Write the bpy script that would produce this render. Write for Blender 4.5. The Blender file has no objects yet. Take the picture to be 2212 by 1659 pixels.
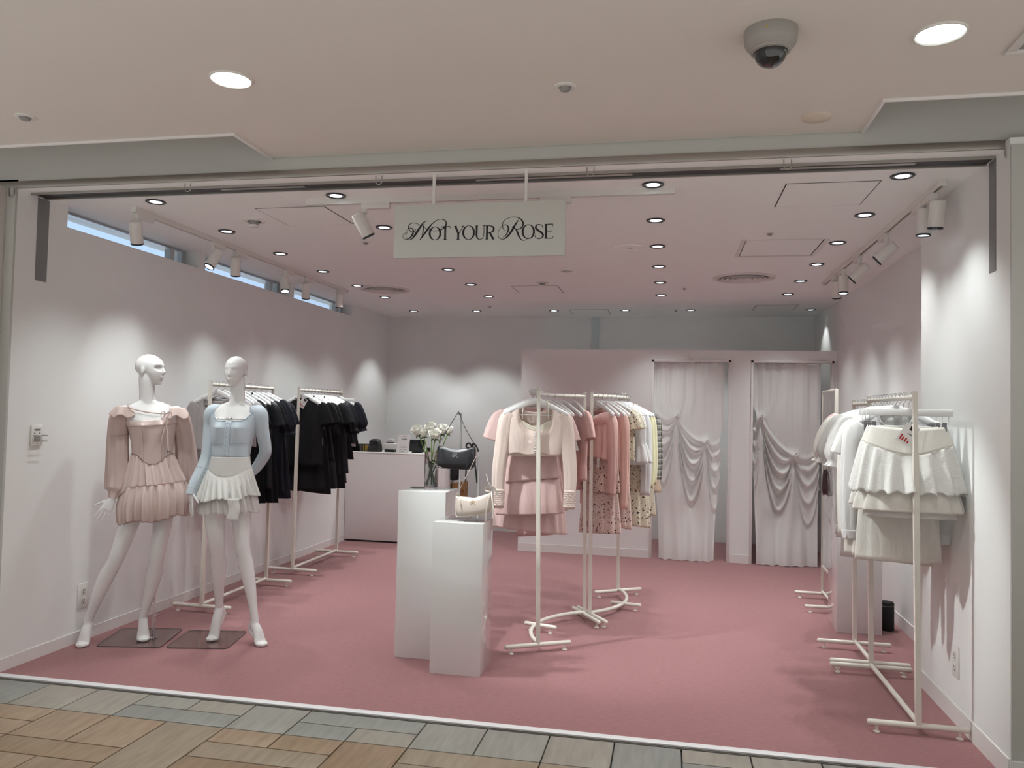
import bpy, bmesh, math, random
import numpy as np
from mathutils import Vector, Matrix

PI = math.pi
sc = bpy.context.scene
COL = sc.collection
rng = np.random.RandomState(7)

# ------------------------------------------------------------------ mesh building
class MB:
    """collects vertices and faces, then links them as one mesh object"""
    def __init__(self):
        self.v, self.f, self.m, self.n = [], [], [], 0
    def add(self, V, F, mi=0):
        V = np.asarray(V, float).reshape(-1, 3)
        self.v.append(V)
        for f in F:
            self.f.append(tuple(int(i) + self.n for i in f)); self.m.append(mi)
        self.n += len(V)
        return self
    def grid(self, P, cu=False, cv=False, mi=0, flip=False):
        P = np.asarray(P, float); nu, nv = P.shape[:2]; F = []
        for i in range(nu if cu else nu - 1):
            for j in range(nv if cv else nv - 1):
                a, b = i * nv + j, ((i + 1) % nu) * nv + j
                c, d = ((i + 1) % nu) * nv + (j + 1) % nv, i * nv + (j + 1) % nv
                F.append((a, d, c, b) if flip else (a, b, c, d))
        return self.add(P.reshape(-1, 3), F, mi)
    def box(self, x0, x1, y0, y1, z0, z1, mi=0):
        V = [(x, y, z) for x in (x0, x1) for y in (y0, y1) for z in (z0, z1)]
        F = [(0, 1, 3, 2), (4, 6, 7, 5), (0, 4, 5, 1), (2, 3, 7, 6), (0, 2, 6, 4), (1, 5, 7, 3)]
        return self.add(V, F, mi)
    def bbox(self, x0, x1, y0, y1, z0, z1, r=.004, mi=0):
        """box with chamfered edges"""
        bm = bmesh.new(); bmesh.ops.create_cube(bm, size=1)
        for v in bm.verts:
            v.co = ((x0 + x1) / 2 + v.co.x * (x1 - x0), (y0 + y1) / 2 + v.co.y * (y1 - y0), (z0 + z1) / 2 + v.co.z * (z1 - z0))
        bmesh.ops.bevel(bm, geom=bm.edges[:], offset=r, segments=2, affect='EDGES', profile=.5)
        self.frombm(bm, mi); return self
    def frombm(self, bm, mi=0):
        bm.verts.index_update()
        self.add([v.co[:] for v in bm.verts], [[v.index for v in f.verts] for f in bm.faces], mi); bm.free()
    def loft(self, rings, caps=True, mi=0):
        rings = [np.asarray(r, float) for r in rings]
        k = len(rings[0]); n0 = self.n
        self.grid(np.array(rings), cv=True, mi=mi, flip=True)
        if caps:
            for r, base, fl in ((rings[0], 0, True), (rings[-1], (len(rings) - 1) * k, False)):
                self.add([r.mean(0)], [], mi)
                c = self.n - 1
                for j in range(k):
                    a, b = n0 + base + j, n0 + base + (j + 1) % k
                    self.f.append((c, b, a) if fl else (c, a, b)); self.m.append(mi)
        return self
    def tube(self, path, r, n=10, caps=True, mi=0, flat=(1, 1), ref=None):
        P = np.asarray(path, float); N = len(P)
        r = np.broadcast_to(np.asarray(r, float), (N,)) if np.ndim(r) < 2 else np.asarray(r, float)
        T = np.gradient(P, axis=0); T /= np.maximum(np.linalg.norm(T, axis=1), 1e-9)[:, None]
        a = np.array(ref if ref is not None else ((1, 0, 0) if abs(T[0][0]) < .9 else (0, 1, 0)), float)
        rings = []
        for i in range(N):
            a = a - a.dot(T[i]) * T[i]; a /= max(np.linalg.norm(a), 1e-9)
            b = np.cross(T[i], a)
            ra, rb = (r[i] * flat[0], r[i] * flat[1]) if r.ndim == 1 else r[i]
            t = np.linspace(0, 2 * PI, n, endpoint=False)
            rings.append(P[i] + ra * np.cos(t)[:, None] * a + rb * np.sin(t)[:, None] * b)
        return self.loft(rings, caps, mi)
    def lathe(self, prof, n=24, c=(0, 0, 0), mi=0, axis=None):
        """profile [(r,z)] turned about z (or about a given axis direction)"""
        t = np.linspace(0, 2 * PI, n, endpoint=False)
        P = np.array([[(r * math.cos(q), r * math.sin(q), z) for q in t] for r, z in prof])
        if axis is not None:
            M = np.array(Vector((0, 0, 1)).rotation_difference(Vector(axis)).to_matrix()); P = P @ M.T
        return self.grid(P + np.array(c, float), cv=True, mi=mi, flip=True)
    def ball(self, c, r, nu=16, nv=10, mi=0):
        r = np.broadcast_to(np.asarray(r, float), (3,))
        u = np.linspace(0, 2 * PI, nu, endpoint=False); v = np.linspace(.001, PI - .001, nv)
        P = np.array([[(c[0] + r[0] * math.sin(b) * math.cos(a), c[1] + r[1] * math.sin(b) * math.sin(a), c[2] + r[2] * math.cos(b)) for a in u] for b in v])
        return self.grid(P, cv=True, mi=mi)
    def xf(self, M):
        M = np.array(M); self.v = [V @ M[:3, :3].T + M[:3, 3] for V in self.v]; return self
    def mesh(self, name, mats, smooth=40):
        me = bpy.data.meshes.new(name)
        V = np.concatenate(self.v) if self.v else np.zeros((0, 3))
        me.from_pydata(V.tolist(), [], self.f)
        for m in (mats if isinstance(mats, (list, tuple)) else [mats]): me.materials.append(m)
        if any(self.m): me.polygons.foreach_set('material_index', self.m)
        if smooth:
            me.shade_smooth()
            if smooth < 180: me.set_sharp_from_angle(angle=math.radians(smooth))
        me.update(); return me
    def obj(self, name, mats, parent=None, smooth=40):
        o = bpy.data.objects.new(name, self.mesh(name, mats, smooth)); COL.objects.link(o)
        if parent is not None: o.parent = parent
        return o

def tag(o, label, cat, group=None, kind=None):
    o['label'] = label; o['category'] = cat
    if group: o['group'] = group
    if kind: o['kind'] = kind
    return o

def thing(name, label, cat, loc=(0, 0, 0), rz=0, group=None):
    o = bpy.data.objects.new(name, None); COL.objects.link(o)
    o.empty_display_size = .05
    o.location = loc; o.rotation_euler = (0, 0, rz)
    return tag(o, label, cat, group)

def struct(name, mb, mat, smooth=40, label=None):
    o = mb.obj(name, mat, None, smooth); o['kind'] = 'structure'
    if label: o['label'] = label
    return o

def kids(o): return [c for c in list(COL.objects) if c.parent is o]

def dup(root, loc, rz, label, group=None):
    """copy of a thing, its parts and their sub-parts"""
    def cp(o, par):
        c = o.copy(); COL.objects.link(c); c.parent = par
        for k in KID.get(o.name, ()): cp(k, c)
        return c
    KID = {}
    for o in COL.objects:
        if o.parent: KID.setdefault(o.parent.name, []).append(o)
    r = cp(root, None); r.location = loc; r.rotation_euler = (0, 0, rz); r['label'] = label
    if group: r['group'] = group
    return r

def cat(pts, k=8):
    """smooth curve through points (any dimension)"""
    P = np.asarray(pts, float); N = len(P); out = []
    E = np.vstack([2 * P[0] - P[1], P, 2 * P[-1] - P[-2]])
    for i in range(N - 1):
        p0, p1, p2, p3 = E[i:i + 4]
        for t in np.linspace(0, 1, k, endpoint=False):
            out.append(.5 * (2 * p1 + (p2 - p0) * t + (2 * p0 - 5 * p1 + 4 * p2 - p3) * t * t + (3 * p1 - p0 - 3 * p2 + p3) * t ** 3))
    out.append(P[-1]); return np.array(out)

def sst(a, b, x):
    t = np.clip((np.asarray(x, float) - a) / (b - a), 0, 1); return t * t * (3 - 2 * t)

def ORD(n): return ('first second third fourth fifth sixth seventh eighth ninth tenth eleventh twelfth thirteenth fourteenth fifteenth sixteenth'.split())[n]

# ------------------------------------------------------------------ materials
def lin(r, g, b):
    f = lambda c: (c / 255 / 12.92) if c <= 10.31 else ((c / 255 + .055) / 1.055) ** 2.4
    return (f(r), f(g), f(b), 1)

class NT:
    def __init__(self, name):
        self.mat = bpy.data.materials.new(name); self.mat.use_nodes = True
        self.t = self.mat.node_tree; self.t.nodes.clear()
        self.out = self.t.nodes.new('ShaderNodeOutputMaterial')
    def n(self, typ, **kw):
        x = self.t.nodes.new('ShaderNode' + typ)
        for k, v in kw.items():
            if k in x.inputs.keys(): x.inputs[k].default_value = v
            else: setattr(x, k, v)
        return x
    def l(self, a, b): self.t.links.new(a, b)
    def coord(self, scale=(1, 1, 1), kind='Object'):
        tc = self.n('TexCoord'); mp = self.n('Mapping'); mp.inputs['Scale'].default_value = scale
        self.l(tc.outputs[kind], mp.inputs['Vector']); return mp.outputs[0]

def mat(name, col, rough=.5, metal=0, bump=0, bscale=80, var=0, vscale=20, sheen=0, coat=0, spec=.5, stretch=(1, 1, 1), trans=0, alpha=1, coords='Object', ior=None):
    """principled surface with a noise-varied colour and a noise bump"""
    N = NT(name); p = N.n('BsdfPrincipled')
    p.inputs['Base Color'].default_value = col; p.inputs['Roughness'].default_value = rough
    p.inputs['Metallic'].default_value = metal; p.inputs['Specular IOR Level'].default_value = spec
    p.inputs['Coat Weight'].default_value = coat; p.inputs['Sheen Weight'].default_value = sheen
    p.inputs['Transmission Weight'].default_value = trans; p.inputs['Alpha'].default_value = alpha
    if ior: p.inputs['IOR'].default_value = ior
    if sheen: p.inputs['Sheen Roughness'].default_value = .4
    co = N.coord(stretch, coords)
    if var or True:
        nz = N.n('TexNoise'); nz.inputs['Scale'].default_value = vscale; nz.inputs['Detail'].default_value = 2
        N.l(co, nz.inputs['Vector'])
        mx = N.n('Mix', data_type='RGBA', blend_type='MIX')
        v = max(var, .015)
        c0 = tuple(min(1, c * (1 - v)) for c in col[:3]) + (1,); c1 = tuple(min(1, c * (1 + v)) for c in col[:3]) + (1,)
        mx.inputs[6].default_value = c0; mx.inputs[7].default_value = c1
        N.l(nz.outputs['Fac'], mx.inputs[0]); N.l(mx.outputs[2], p.inputs['Base Color'])
    if bump:
        nb = N.n('TexNoise'); nb.inputs['Scale'].default_value = bscale; nb.inputs['Detail'].default_value = 3
        N.l(co, nb.inputs['Vector'])
        b = N.n('Bump'); b.inputs['Strength'].default_value = bump; b.inputs['Distance'].default_value = .002
        N.l(nb.outputs['Fac'], b.inputs['Height']); N.l(b.outputs[0], p.inputs['Normal'])
    N.l(p.outputs[0], N.out.inputs[0]); return N.mat

def emit(name, col, s):
    N = NT(name); e = N.n('Emission'); e.inputs[0].default_value = col; e.inputs[1].default_value = s
    N.l(e.outputs[0], N.out.inputs[0]); return N.mat

def cloth(name, col, rough=.8, transl=.2, alpha=1., bump=.25, bscale=300, var=.06, sheen=.15, rib=None, gloss=0., vscale=14, drape=.55, bdist=.0015):
    """woven fabric: diffuse + a little light through it, optional sheer alpha or rib knit"""
    N = NT(name); co = N.coord((1, 1, 1))
    nz = N.n('TexNoise'); nz.inputs['Scale'].default_value = vscale; nz.inputs['Detail'].default_value = 5; N.l(co, nz.inputs['Vector'])
    mx = N.n('Mix', data_type='RGBA')
    mx.inputs[6].default_value = tuple(c * (1 - var) for c in col[:3]) + (1,); mx.inputs[7].default_value = tuple(min(1, c * (1 + var)) for c in col[:3]) + (1,)
    N.l(nz.outputs['Fac'], mx.inputs[0])
    p = N.n('BsdfPrincipled'); p.inputs['Roughness'].default_value = rough; p.inputs['Sheen Weight'].default_value = sheen
    p.inputs['Specular IOR Level'].default_value = .25 + gloss
    N.l(mx.outputs[2], p.inputs['Base Color'])
    wv = N.n('TexNoise'); wv.inputs['Scale'].default_value = bscale; N.l(co, wv.inputs['Vector'])
    h = wv.outputs['Fac']
    if rib:
        w = N.n('TexWave'); w.inputs['Scale'].default_value = rib; w.bands_direction = 'X'; N.l(co, w.inputs['Vector']); h = w.outputs['Fac']
    b = N.n('Bump'); b.inputs['Strength'].default_value = bump; b.inputs['Distance'].default_value = bdist
    N.l(h, b.inputs['Height']); N.l(b.outputs[0], p.inputs['Normal'])
    if drape:
        dn = N.n('TexNoise'); dn.inputs['Scale'].default_value = 1; dn.inputs['Detail'].default_value = 3; dn.inputs['Distortion'].default_value = .6; N.l(N.coord((26, 26, 7)), dn.inputs['Vector'])
        db = N.n('Bump'); db.inputs['Strength'].default_value = drape; db.inputs['Distance'].default_value = .012
        N.l(dn.outputs['Fac'], db.inputs['Height']); N.l(db.outputs[0], b.inputs['Normal'])
    s = p.outputs[0]
    if transl:
        t = N.n('BsdfTranslucent'); N.l(mx.outputs[2], t.inputs['Color'])
        m = N.n('MixShader'); m.inputs[0].default_value = transl; N.l(s, m.inputs[1]); N.l(t.outputs[0], m.inputs[2]); s = m.outputs[0]
    if alpha < 1:
        t = N.n('BsdfTransparent'); m = N.n('MixShader'); m.inputs[0].default_value = alpha
        N.l(t.outputs[0], m.inputs[1]); N.l(s, m.inputs[2]); s = m.outputs[0]
    N.l(s, N.out.inputs[0]); return N.mat

def floral(name, base, dark, mid, scale=44, dens=.24):
    """small scattered sprigs on a light ground"""
    N = NT(name); co = N.coord((1, 1, 1))
    ns = N.n('TexNoise'); ns.inputs['Scale'].default_value = 40; N.l(co, ns.inputs['Vector'])
    ad = N.n('Mix', data_type='VECTOR'); ad.inputs[0].default_value = .03; N.l(co, ad.inputs[4]); N.l(ns.outputs['Color'], ad.inputs[5])
    cols = base
    prev = None
    for i, (sc_, d, c) in enumerate(((scale, dens, dark), (scale * 1.7, dens * .82, mid), (scale * 2.3, dens * .7, dark))):
        v = N.n('TexVoronoi'); v.inputs['Scale'].default_value = sc_; v.inputs['Randomness'].default_value = 1; N.l(ad.outputs[1], v.inputs['Vector'])
        lt = N.n('Math', operation='LESS_THAN'); lt.inputs[1].default_value = d; N.l(v.outputs['Distance'], lt.inputs[0])
        mx = N.n('Mix', data_type='RGBA'); mx.inputs[7].default_value = c
        if prev is None: mx.inputs[6].default_value = cols
        else: N.l(prev, mx.inputs[6])
        N.l(lt.outputs[0], mx.inputs[0]); prev = mx.outputs[2]
    p = N.n('BsdfPrincipled'); p.inputs['Roughness'].default_value = .85; N.l(prev, p.inputs['Base Color'])
    t = N.n('BsdfTranslucent'); N.l(prev, t.inputs['Color'])
    m = N.n('MixShader'); m.inputs[0].default_value = .2; N.l(p.outputs[0], m.inputs[1]); N.l(t.outputs[0], m.inputs[2])
    N.l(m.outputs[0], N.out.inputs[0]); return N.mat

def plaid(name, base, dark, light, s=22):
    N = NT(name); co = N.coord((1, 1, 1)); sep = N.n('SeparateXYZ'); N.l(co, sep.inputs[0])
    outs = []
    for ax in ('X', 'Z'):
        mu = N.n('Math', operation='MULTIPLY'); mu.inputs[1].default_value = s; N.l(sep.outputs[ax], mu.inputs[0])
        fr = N.n('Math', operation='FRACT'); N.l(mu.outputs[0], fr.inputs[0])
        a = N.n('Math', operation='LESS_THAN'); a.inputs[1].default_value = .4; N.l(fr.outputs[0], a.inputs[0])
        b = N.n('Math', operation='GREATER_THAN'); b.inputs[1].default_value = .9; N.l(fr.outputs[0], b.inputs[0]); outs += [a, b]
    prev = None
    for k, (o_, c, f) in enumerate(((outs[0], dark, .6), (outs[2], dark, .6), (outs[1], light, .8), (outs[3], light, .8))):
        mx = N.n('Mix', data_type='RGBA'); mx.inputs[7].default_value = c
        mu = N.n('Math', operation='MULTIPLY'); mu.inputs[1].default_value = f; N.l(o_.outputs[0], mu.inputs[0]); N.l(mu.outputs[0], mx.inputs[0])
        if prev is None: mx.inputs[6].default_value = base
        else: N.l(prev, mx.inputs[6])
        prev = mx.outputs[2]
    p = N.n('BsdfPrincipled'); p.inputs['Roughness'].default_value = .85; N.l(prev, p.inputs['Base Color']); N.l(p.outputs[0], N.out.inputs[0]); return N.mat

def glass(name, col=(1, 1, 1, 1), rough=0, ior=1.45, thin=None):
    N = NT(name)
    if thin is not None:                       # thin pane: see-through with a reflective skin
        t = N.n('BsdfTransparent'); t.inputs[0].default_value = col
        g = N.n('BsdfGlossy'); g.inputs['Roughness'].default_value = .02
        f = N.n('LayerWeight'); f.inputs[0].default_value = .5
        pw = N.n('Math', operation='POWER'); pw.inputs[1].default_value = 4; N.l(f.outputs['Facing'], pw.inputs[0])
        mu = N.n('Math', operation='MULTIPLY_ADD'); mu.inputs[1].default_value = .9 * thin; mu.inputs[2].default_value = .05 * thin; N.l(pw.outputs[0], mu.inputs[0])
        m = N.n('MixShader'); N.l(mu.outputs[0], m.inputs[0]); N.l(t.outputs[0], m.inputs[1]); N.l(g.outputs[0], m.inputs[2]); N.l(m.outputs[0], N.out.inputs[0])
    else:
        p = N.n('BsdfPrincipled'); p.inputs['Base Color'].default_value = col; p.inputs['Roughness'].default_value = rough
        p.inputs['Transmission Weight'].default_value = 1; p.inputs['IOR'].default_value = ior; N.l(p.outputs[0], N.out.inputs[0])
    return N.mat

def carpet_mat():
    N = NT('carpet_pink'); p = N.n('BsdfPrincipled'); p.inputs['Roughness'].default_value = .95; p.inputs['Sheen Weight'].default_value = .25
    p.inputs['Specular IOR Level'].default_value = .1
    a = N.n('TexNoise'); a.inputs['Scale'].default_value = 1; a.inputs['Detail'].default_value = 6; N.l(N.coord((28, 330, 1)), a.inputs['Vector'])
    b = N.n('TexNoise'); b.inputs['Scale'].default_value = 420; N.l(N.coord(), b.inputs['Vector'])
    m1 = N.n('Mix', data_type='FLOAT'); m1.inputs[0].default_value = .45; N.l(a.outputs['Fac'], m1.inputs[2]); N.l(b.outputs['Fac'], m1.inputs[3])
    r = N.n('ValToRGB'); r.color_ramp.elements[0].position = .32; r.color_ramp.elements[0].color = (.205, .090, .096, 1)
    r.color_ramp.elements[1].position = .68; r.color_ramp.elements[1].color = (.41, .190, .20, 1)
    N.l(m1.outputs[0], r.inputs[0]); N.l(r.outputs[0], p.inputs['Base Color'])
    bu = N.n('Bump'); bu.inputs['Strength'].default_value = .4; bu.inputs['Distance'].default_value = .003; N.l(m1.outputs[0], bu.inputs['Height']); N.l(bu.outputs[0], p.inputs['Normal'])
    N.l(p.outputs[0], N.out.inputs[0]); return N.mat

def tile_mat(name, c, dark):
    N = NT(name); p = N.n('BsdfPrincipled'); p.inputs['Roughness'].default_value = .42
    a = N.n('TexNoise'); a.inputs['Scale'].default_value = 1; a.inputs['Detail'].default_value = 6; N.l(N.coord((34, 5, 1)), a.inputs['Vector'])
    r = N.n('ValToRGB'); r.color_ramp.elements[0].position = .3; r.color_ramp.elements[0].color = dark
    r.color_ramp.elements[1].position = .65; r.color_ramp.elements[1].color = c
    N.l(a.outputs['Fac'], r.inputs[0]); N.l(r.outputs[0], p.inputs['Base Color'])
    bu = N.n('Bump'); bu.inputs['Strength'].default_value = .15; bu.inputs['Distance'].default_value = .002; N.l(a.outputs['Fac'], bu.inputs['Height']); N.l(bu.outputs[0], p.inputs['Normal'])
    N.l(p.outputs[0], N.out.inputs[0]); return N.mat

def W(v): return (v, v, v, 1)
M_wall = mat('wall_paint', (.84, .85, .845, 1), .62, vscale=3)
M_ceil = mat('ceiling_paint', (.925, .95, .945, 1), .7, vscale=2)
M_mallceil = mat('mall_ceiling_paint', (.74, .70, .65, 1), .8, var=.015, vscale=2)
M_fascia = mat('fascia_paint', (.52, .525, .495, 1), .45, var=.01, vscale=3)
M_white = mat('white_gloss', (.80, .81, .81, 1), .05, coat=1)
M_counter = mat('counter_laminate', (.80, .765, .76, 1), .35)
M_base = mat('baseboard_white', (.80, .78, .77, 1), .4)
M_steel = mat('brushed_steel', (.42, .40, .37, 1), .35, metal=.9, stretch=(2, 80, 80), var=.12, vscale=3)
M_chrome = mat('chrome', (.75, .75, .76, 1), .12, metal=1)
M_dark = mat('dark_slot', (.02, .02, .022, 1), .5)
M_black = mat('black_plastic', (.012, .012, .014, 1), .35)
M_rack = mat('rack_cream_enamel', (.80, .775, .70, 1), .28, coat=.3, var=.03)
M_mann = mat('mannequin_white', (.84, .845, .85, 1), .22, coat=.35)
M_hang = mat('hanger_white_lacquer', (.86, .875, .88, 1), .28)
M_plastic = mat('white_plastic', (.76, .75, .72, 1), .4)
M_grille = mat('grey_grille', (.30, .29, .28, 1), .5)
M_lens = emit('lamp_lens', (.90, .95, 1, 1), 3)
M_mlens = emit('mall_lamp_lens', (1, 1, .96, 1), 5)
M_mlens2 = emit('mall_lamp_green_lens', (.90, 1, .86, 1), 3.0)
M_refl = mat('reflector_facets', (.85, .86, .88, 1), .25, metal=.8, bump=.8, bscale=60)
M_paper = mat('paper_white', (.82, .81, .80, 1), .7)
M_ink = mat('ink_black', (.01, .01, .014, 1), .55)
M_red = mat('ink_red', (.45, .02, .03, 1), .6)
M_gold = mat('gold_metal', (.72, .52, .22, 1), .3, metal=1)
EXPO = 0.02; MALLW = (.335, .345, .345, 1); LOW_FILL = (.95, .92, .88, 1); POW_DOWN = 43.0; CONE_DOWN = 97; POW_SPOT = 50.0; POW_WALL = 15.0; POW_MALL = 26.0
# ------------------------------------------------------------------ the room shell
XL, XR, XF, YF, YB, ZC = -3.62, 1.42, 1.662, 3.77, 9.80, 2.70
ZM = 2.805
struct('floor', MB().box(XL - .02, XF + .02, 3.77, YB + .02, -.06, 0), carpet_mat())
M_sky_refl = None
# ceiling of the shop, mall ceiling with its two notches by the fascia
struct('ceiling', MB().box(XL - .3, XF + .12, YF + .0065, YB + .12, ZC, ZC + .1), M_ceil)
mc = MB()
mc.box(-7, 6, .3, 3.39, ZM, ZM + .05).box(-2.06, .83, 3.39, 3.765, ZM, ZM + .05)
mc.box(-7, -2.06, 3.35, 3.79, 3.12, 3.17).box(.83, 6, 3.35, 3.79, 3.12, 3.17)
mc.box(-7, -2.06, 3.36, 3.39, ZM + .05, 3.12).box(.83, 6, 3.36, 3.39, ZM + .05, 3.12)
mc.box(-2.06, -2.03, 3.39, 3.765, ZM + .05, 3.12).box(.80, .83, 3.39, 3.765, ZM + .05, 3.12)
struct('ceiling_mall', mc, M_mallceil)
tr = MB()
for s0, s1, xe in ((-7, -2.06, -2.06), (.83, 6, .83)):
    tr.bbox(s0 if s0 < -6 else s0 + .0125, s1 if s1 > 5 else s1 - .0125, 3.3905, 3.4025, ZM - .012, ZM + .051, .002)
    e0, e1 = (xe - .012, xe) if xe < 0 else (xe, xe + .012)
    tr.bbox(e0, e1, 3.3895, 3.765, ZM - .012, ZM + .05, .002)
struct('trim_1', tr, M_base, label='narrow white bead round the two notches in the mall ceiling')
# fascia over the opening, its steel lip
struct('wall_front', MB().box(-7, 6, YF, YF + .06, 2.735, 3.2).box(-7, 6, YF + .06, YF + .09, ZC + .1, 3.2), M_fascia, label='grey green fascia over the shop opening')
struct('trim_2', MB().bbox(-7, 6, YF - .010, YF + .006, 2.699, 2.737, .002), M_steel, label='brushed steel lip along the foot of the fascia')
# shutter channel in the soffit, with its wall pockets
sh = MB()
sh.box(XL, XR, 3.862, 3.872, ZC - .012, ZC + .002).box(XL, XR, 3.965, 3.98, ZC - .012, ZC + .002)
sh.box(XL, XR, 3.872, 3.965, ZC - .004, ZC + .001, 1)
for x0, x1 in ((-2.45, -1.95), (-1.0, -.2), (.5, 1.1)): sh.box(x0, x1, 3.9, 3.93, ZC - .008, ZC - .0035, 0)
struct('trim_3', sh, [M_steel, M_dark], label='dark shutter channel across the soffit')
M_pocket = mat('pocket_grey_metal', (.21, .21, .215, 1), .45)
struct('trim_4', MB().box(XL - .01, XL + .003, 3.915, 4.0, 2.205, ZC - .012), M_pocket, label='grey shutter slot plate on the left wall')
struct('trim_5', MB().box(XR - .003, XR + .01, 3.858, 3.932, 2.181, ZC - .012), M_pocket, label='grey shutter slot plate on the right wall')
# left wall with three clerestory openings
WIN = ((4.148, 5.516), (5.604, 7.034), (7.111, 8.54))
lw = MB().box(XL - .28, XL, YF, YB + .1, -.05, 2.569)
ys = [YF] + [y for w in WIN for y in w] + [YB + .1]
for i in range(0, len(ys), 2): lw.box(XL - .28, XL, ys[i], ys[i + 1], 2.569, ZC + .05)
struct('wall_left', lw, M_wall)
M_alu = mat('window_aluminium', (.55, .58, .60, 1), .35, metal=.5)
M_pane = glass('window_pane', (.92, .96, 1, 1), thin=1.0)
for i, (a, b) in enumerate(WIN):
    f = MB(); xo, xi = XL - .155, XL - .115
    f.box(xo, xi, a, b, ZC - .014, ZC - .002).box(xo, xi, a, b, 2.569, 2.58)
    f.box(xo + .001, xi - .001, a, a + .035, 2.5695, ZC - .001).box(xo + .001, xi - .001, b - .05, b, 2.5695, ZC - .001)
    f.box(xo + .01, xi + .02, b - .22, b - .17, 2.569, ZC - .02)
    w = struct('window_%d' % (i + 1), f, M_alu)
    p = MB().box(XL - .137, XL - .133, a + .03, b - .05, 2.578, ZC - .028).obj('pane', M_pane, w)
# right wall: a pier at the front, the long wall set back behind it
struct('wall_right', MB().box(XF, XF + .12, 4.9, YB + .1, -.05, ZC + .05), M_wall)
pr = MB().box(XR, XF + .12, 3.71, 4.93, -.05, ZC + .03)
struct('wall_right_pier', pr, M_wall)
struct('wall_front_right', MB().box(XR + .0005, 5, 3.70, 3.711, -.02, 2.695), M_fascia)
struct('wall_front_left', MB().box(-3.68, XL - .0005, 3.755, 3.79, -.02, 2.70), M_fascia)
struct('wall_mall_column', MB().bbox(-4.6, -3.682, 3.69, 3.95, -.02, 2.70, .004), mat('column_cladding', (.62, .58, .55, 1), .5))
# back wall with its narrow column strip
struct('wall_back', MB().box(XL - .1, XF + .12, YB, YB + .1, -.05, ZC + .05), M_wall)
struct('trim_6', MB().box(-.965, -.882, YB - .03, YB, 0, ZC), mat('strip_blue_grey', (.60, .66, .68, 1), .5), label='pale blue grey column strip up the back wall')
# fitting room partition with two openings
YP, YQ, ZP = 8.49, 8.57, 2.195
D = ((-.176, .60), (.836, 1.612))
fp = MB(); xs = [-1.60] + [x for d in D for x in d] + [XF]
for i in range(0, 6, 2): fp.box(xs[i], xs[i + 1], YP, YQ, 0, ZP)
for d in D: fp.box(d[0], d[1], YP, YQ, 2.072, ZP)
fp.box(-1.60, -1.52, YQ, YB, 0, ZP).box(.685, .755, YQ, YB, 0, ZP)
struct('wall_fitting_rooms', fp, M_wall)
for i, d in enumerate(D):
    a, b = d; m = MB()
    m.bbox(a - .018, a + .006, YP - .012, YQ + .004, 0, 2.092, .002).bbox(b - .006, b + .018, YP - .012, YQ + .004, 0, 2.092, .002)
    m.bbox(a - .018, b + .018, YP - .012, YQ + .004, 2.068, 2.094, .002)
    struct('door_%d' % (i + 1), m, M_base, label='white frame round a fitting room opening')
# baseboards: flush boards with a fine bright top edge
def board(name, x0, x1, y0, y1, h=.085):
    struct(name, MB().box(x0, x1, y0, y1, 0, h - .004).bbox(min(x0, x1), max(x0, x1), y0, y1, h - .004, h, .001), M_base)
board('baseboard_left', XL, XL + .007, YF + .01, 8.49, .07)
board('baseboard_right_pier', XR - .007, XR, 3.715, 4.93, .092)
board('baseboard_right', XF - .007, XF, 4.94, 8.48, .092)
board('baseboard_back', -2.3, -1.6, YB - .007, YB)
board('baseboard_fitting', -1.6, -.195, YP - .007, YP)
board('baseboard_fitting_pier', .62, .816, YP - .007, YP)
board('baseboard_front_right', XR, 5, 3.692, 3.70, .092)
# threshold strip and the mall tiles
struct('trim_7', MB().bbox(XL, XR + .3, 3.728, 3.772, -.03, .004, .002), mat('threshold_white', (.80, .80, .82, 1), .35), label='white threshold strip along the carpet edge')
th = MB().box(-7, 6, 3.697, 3.728, -.03, -.004, 1)
th.box(-7, 6, 3.704, 3.708, -.02, .001, 0).box(-7, 6, 3.716, 3.72, -.02, .001, 0)
struct('trim_8', th, [M_steel, M_dark], label='dark metal sill rails outside the threshold')
T_gry = [tile_mat('tile_grey_%d' % i, c, d) for i, (c, d) in enumerate(((lin(152, 151, 144), lin(138, 136, 128)), (lin(145, 146, 141), lin(130, 131, 126)), (lin(157, 151, 141), lin(141, 135, 126))))]
T_tan = [tile_mat('tile_tan_%d' % i, c, d) for i, (c, d) in enumerate(((lin(163, 143, 121), lin(143, 122, 101)), (lin(157, 136, 112), lin(136, 115, 93)), (lin(160, 146, 128), lin(142, 128, 110))))]
fl = MB().box(-5, 4, 1.0, 3.70, -.06, -.012, 6)
def tl(x0, x1, y0, y1, k):
    g = .0035; fl.bbox(x0 + g, x1 - g, y0 + g, y1 - g, -.02, 0, .0012, k)
U = .2985; X0 = -2.017
def tx(i): return X0 + i * U
random.seed(3)
G = lambda: random.choice((0, 1, 2)); Tn = lambda: random.choice((3, 3, 4, 5))
r1 = {-2: 'a', 1: 'b', 7: 'a', -7: 'b', 10: 'b', 13: 'a', -11: 'a', 16: 'b'}
i = -10
y0, y1, ym = 3.408, 3.70, 3.558
while i < 20:
    k = r1.get(i)
    if k == 'a':
        tl(tx(i), tx(i + 1), ym, y1, G()); tl(tx(i + 1), tx(i + 2), ym, y1, G()); tl(tx(i), tx(i + 2), y0, ym, 1); i += 2
    elif k == 'b':
        tl(tx(i), tx(i + 2), ym, y1, G()); tl(tx(i), tx(i + 1), y0, ym, G()); tl(tx(i + 1), tx(i + 2), y0, ym, G()); i += 2
    else: tl(tx(i), tx(i + 1), y0, y1, G()); i += 1
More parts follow.
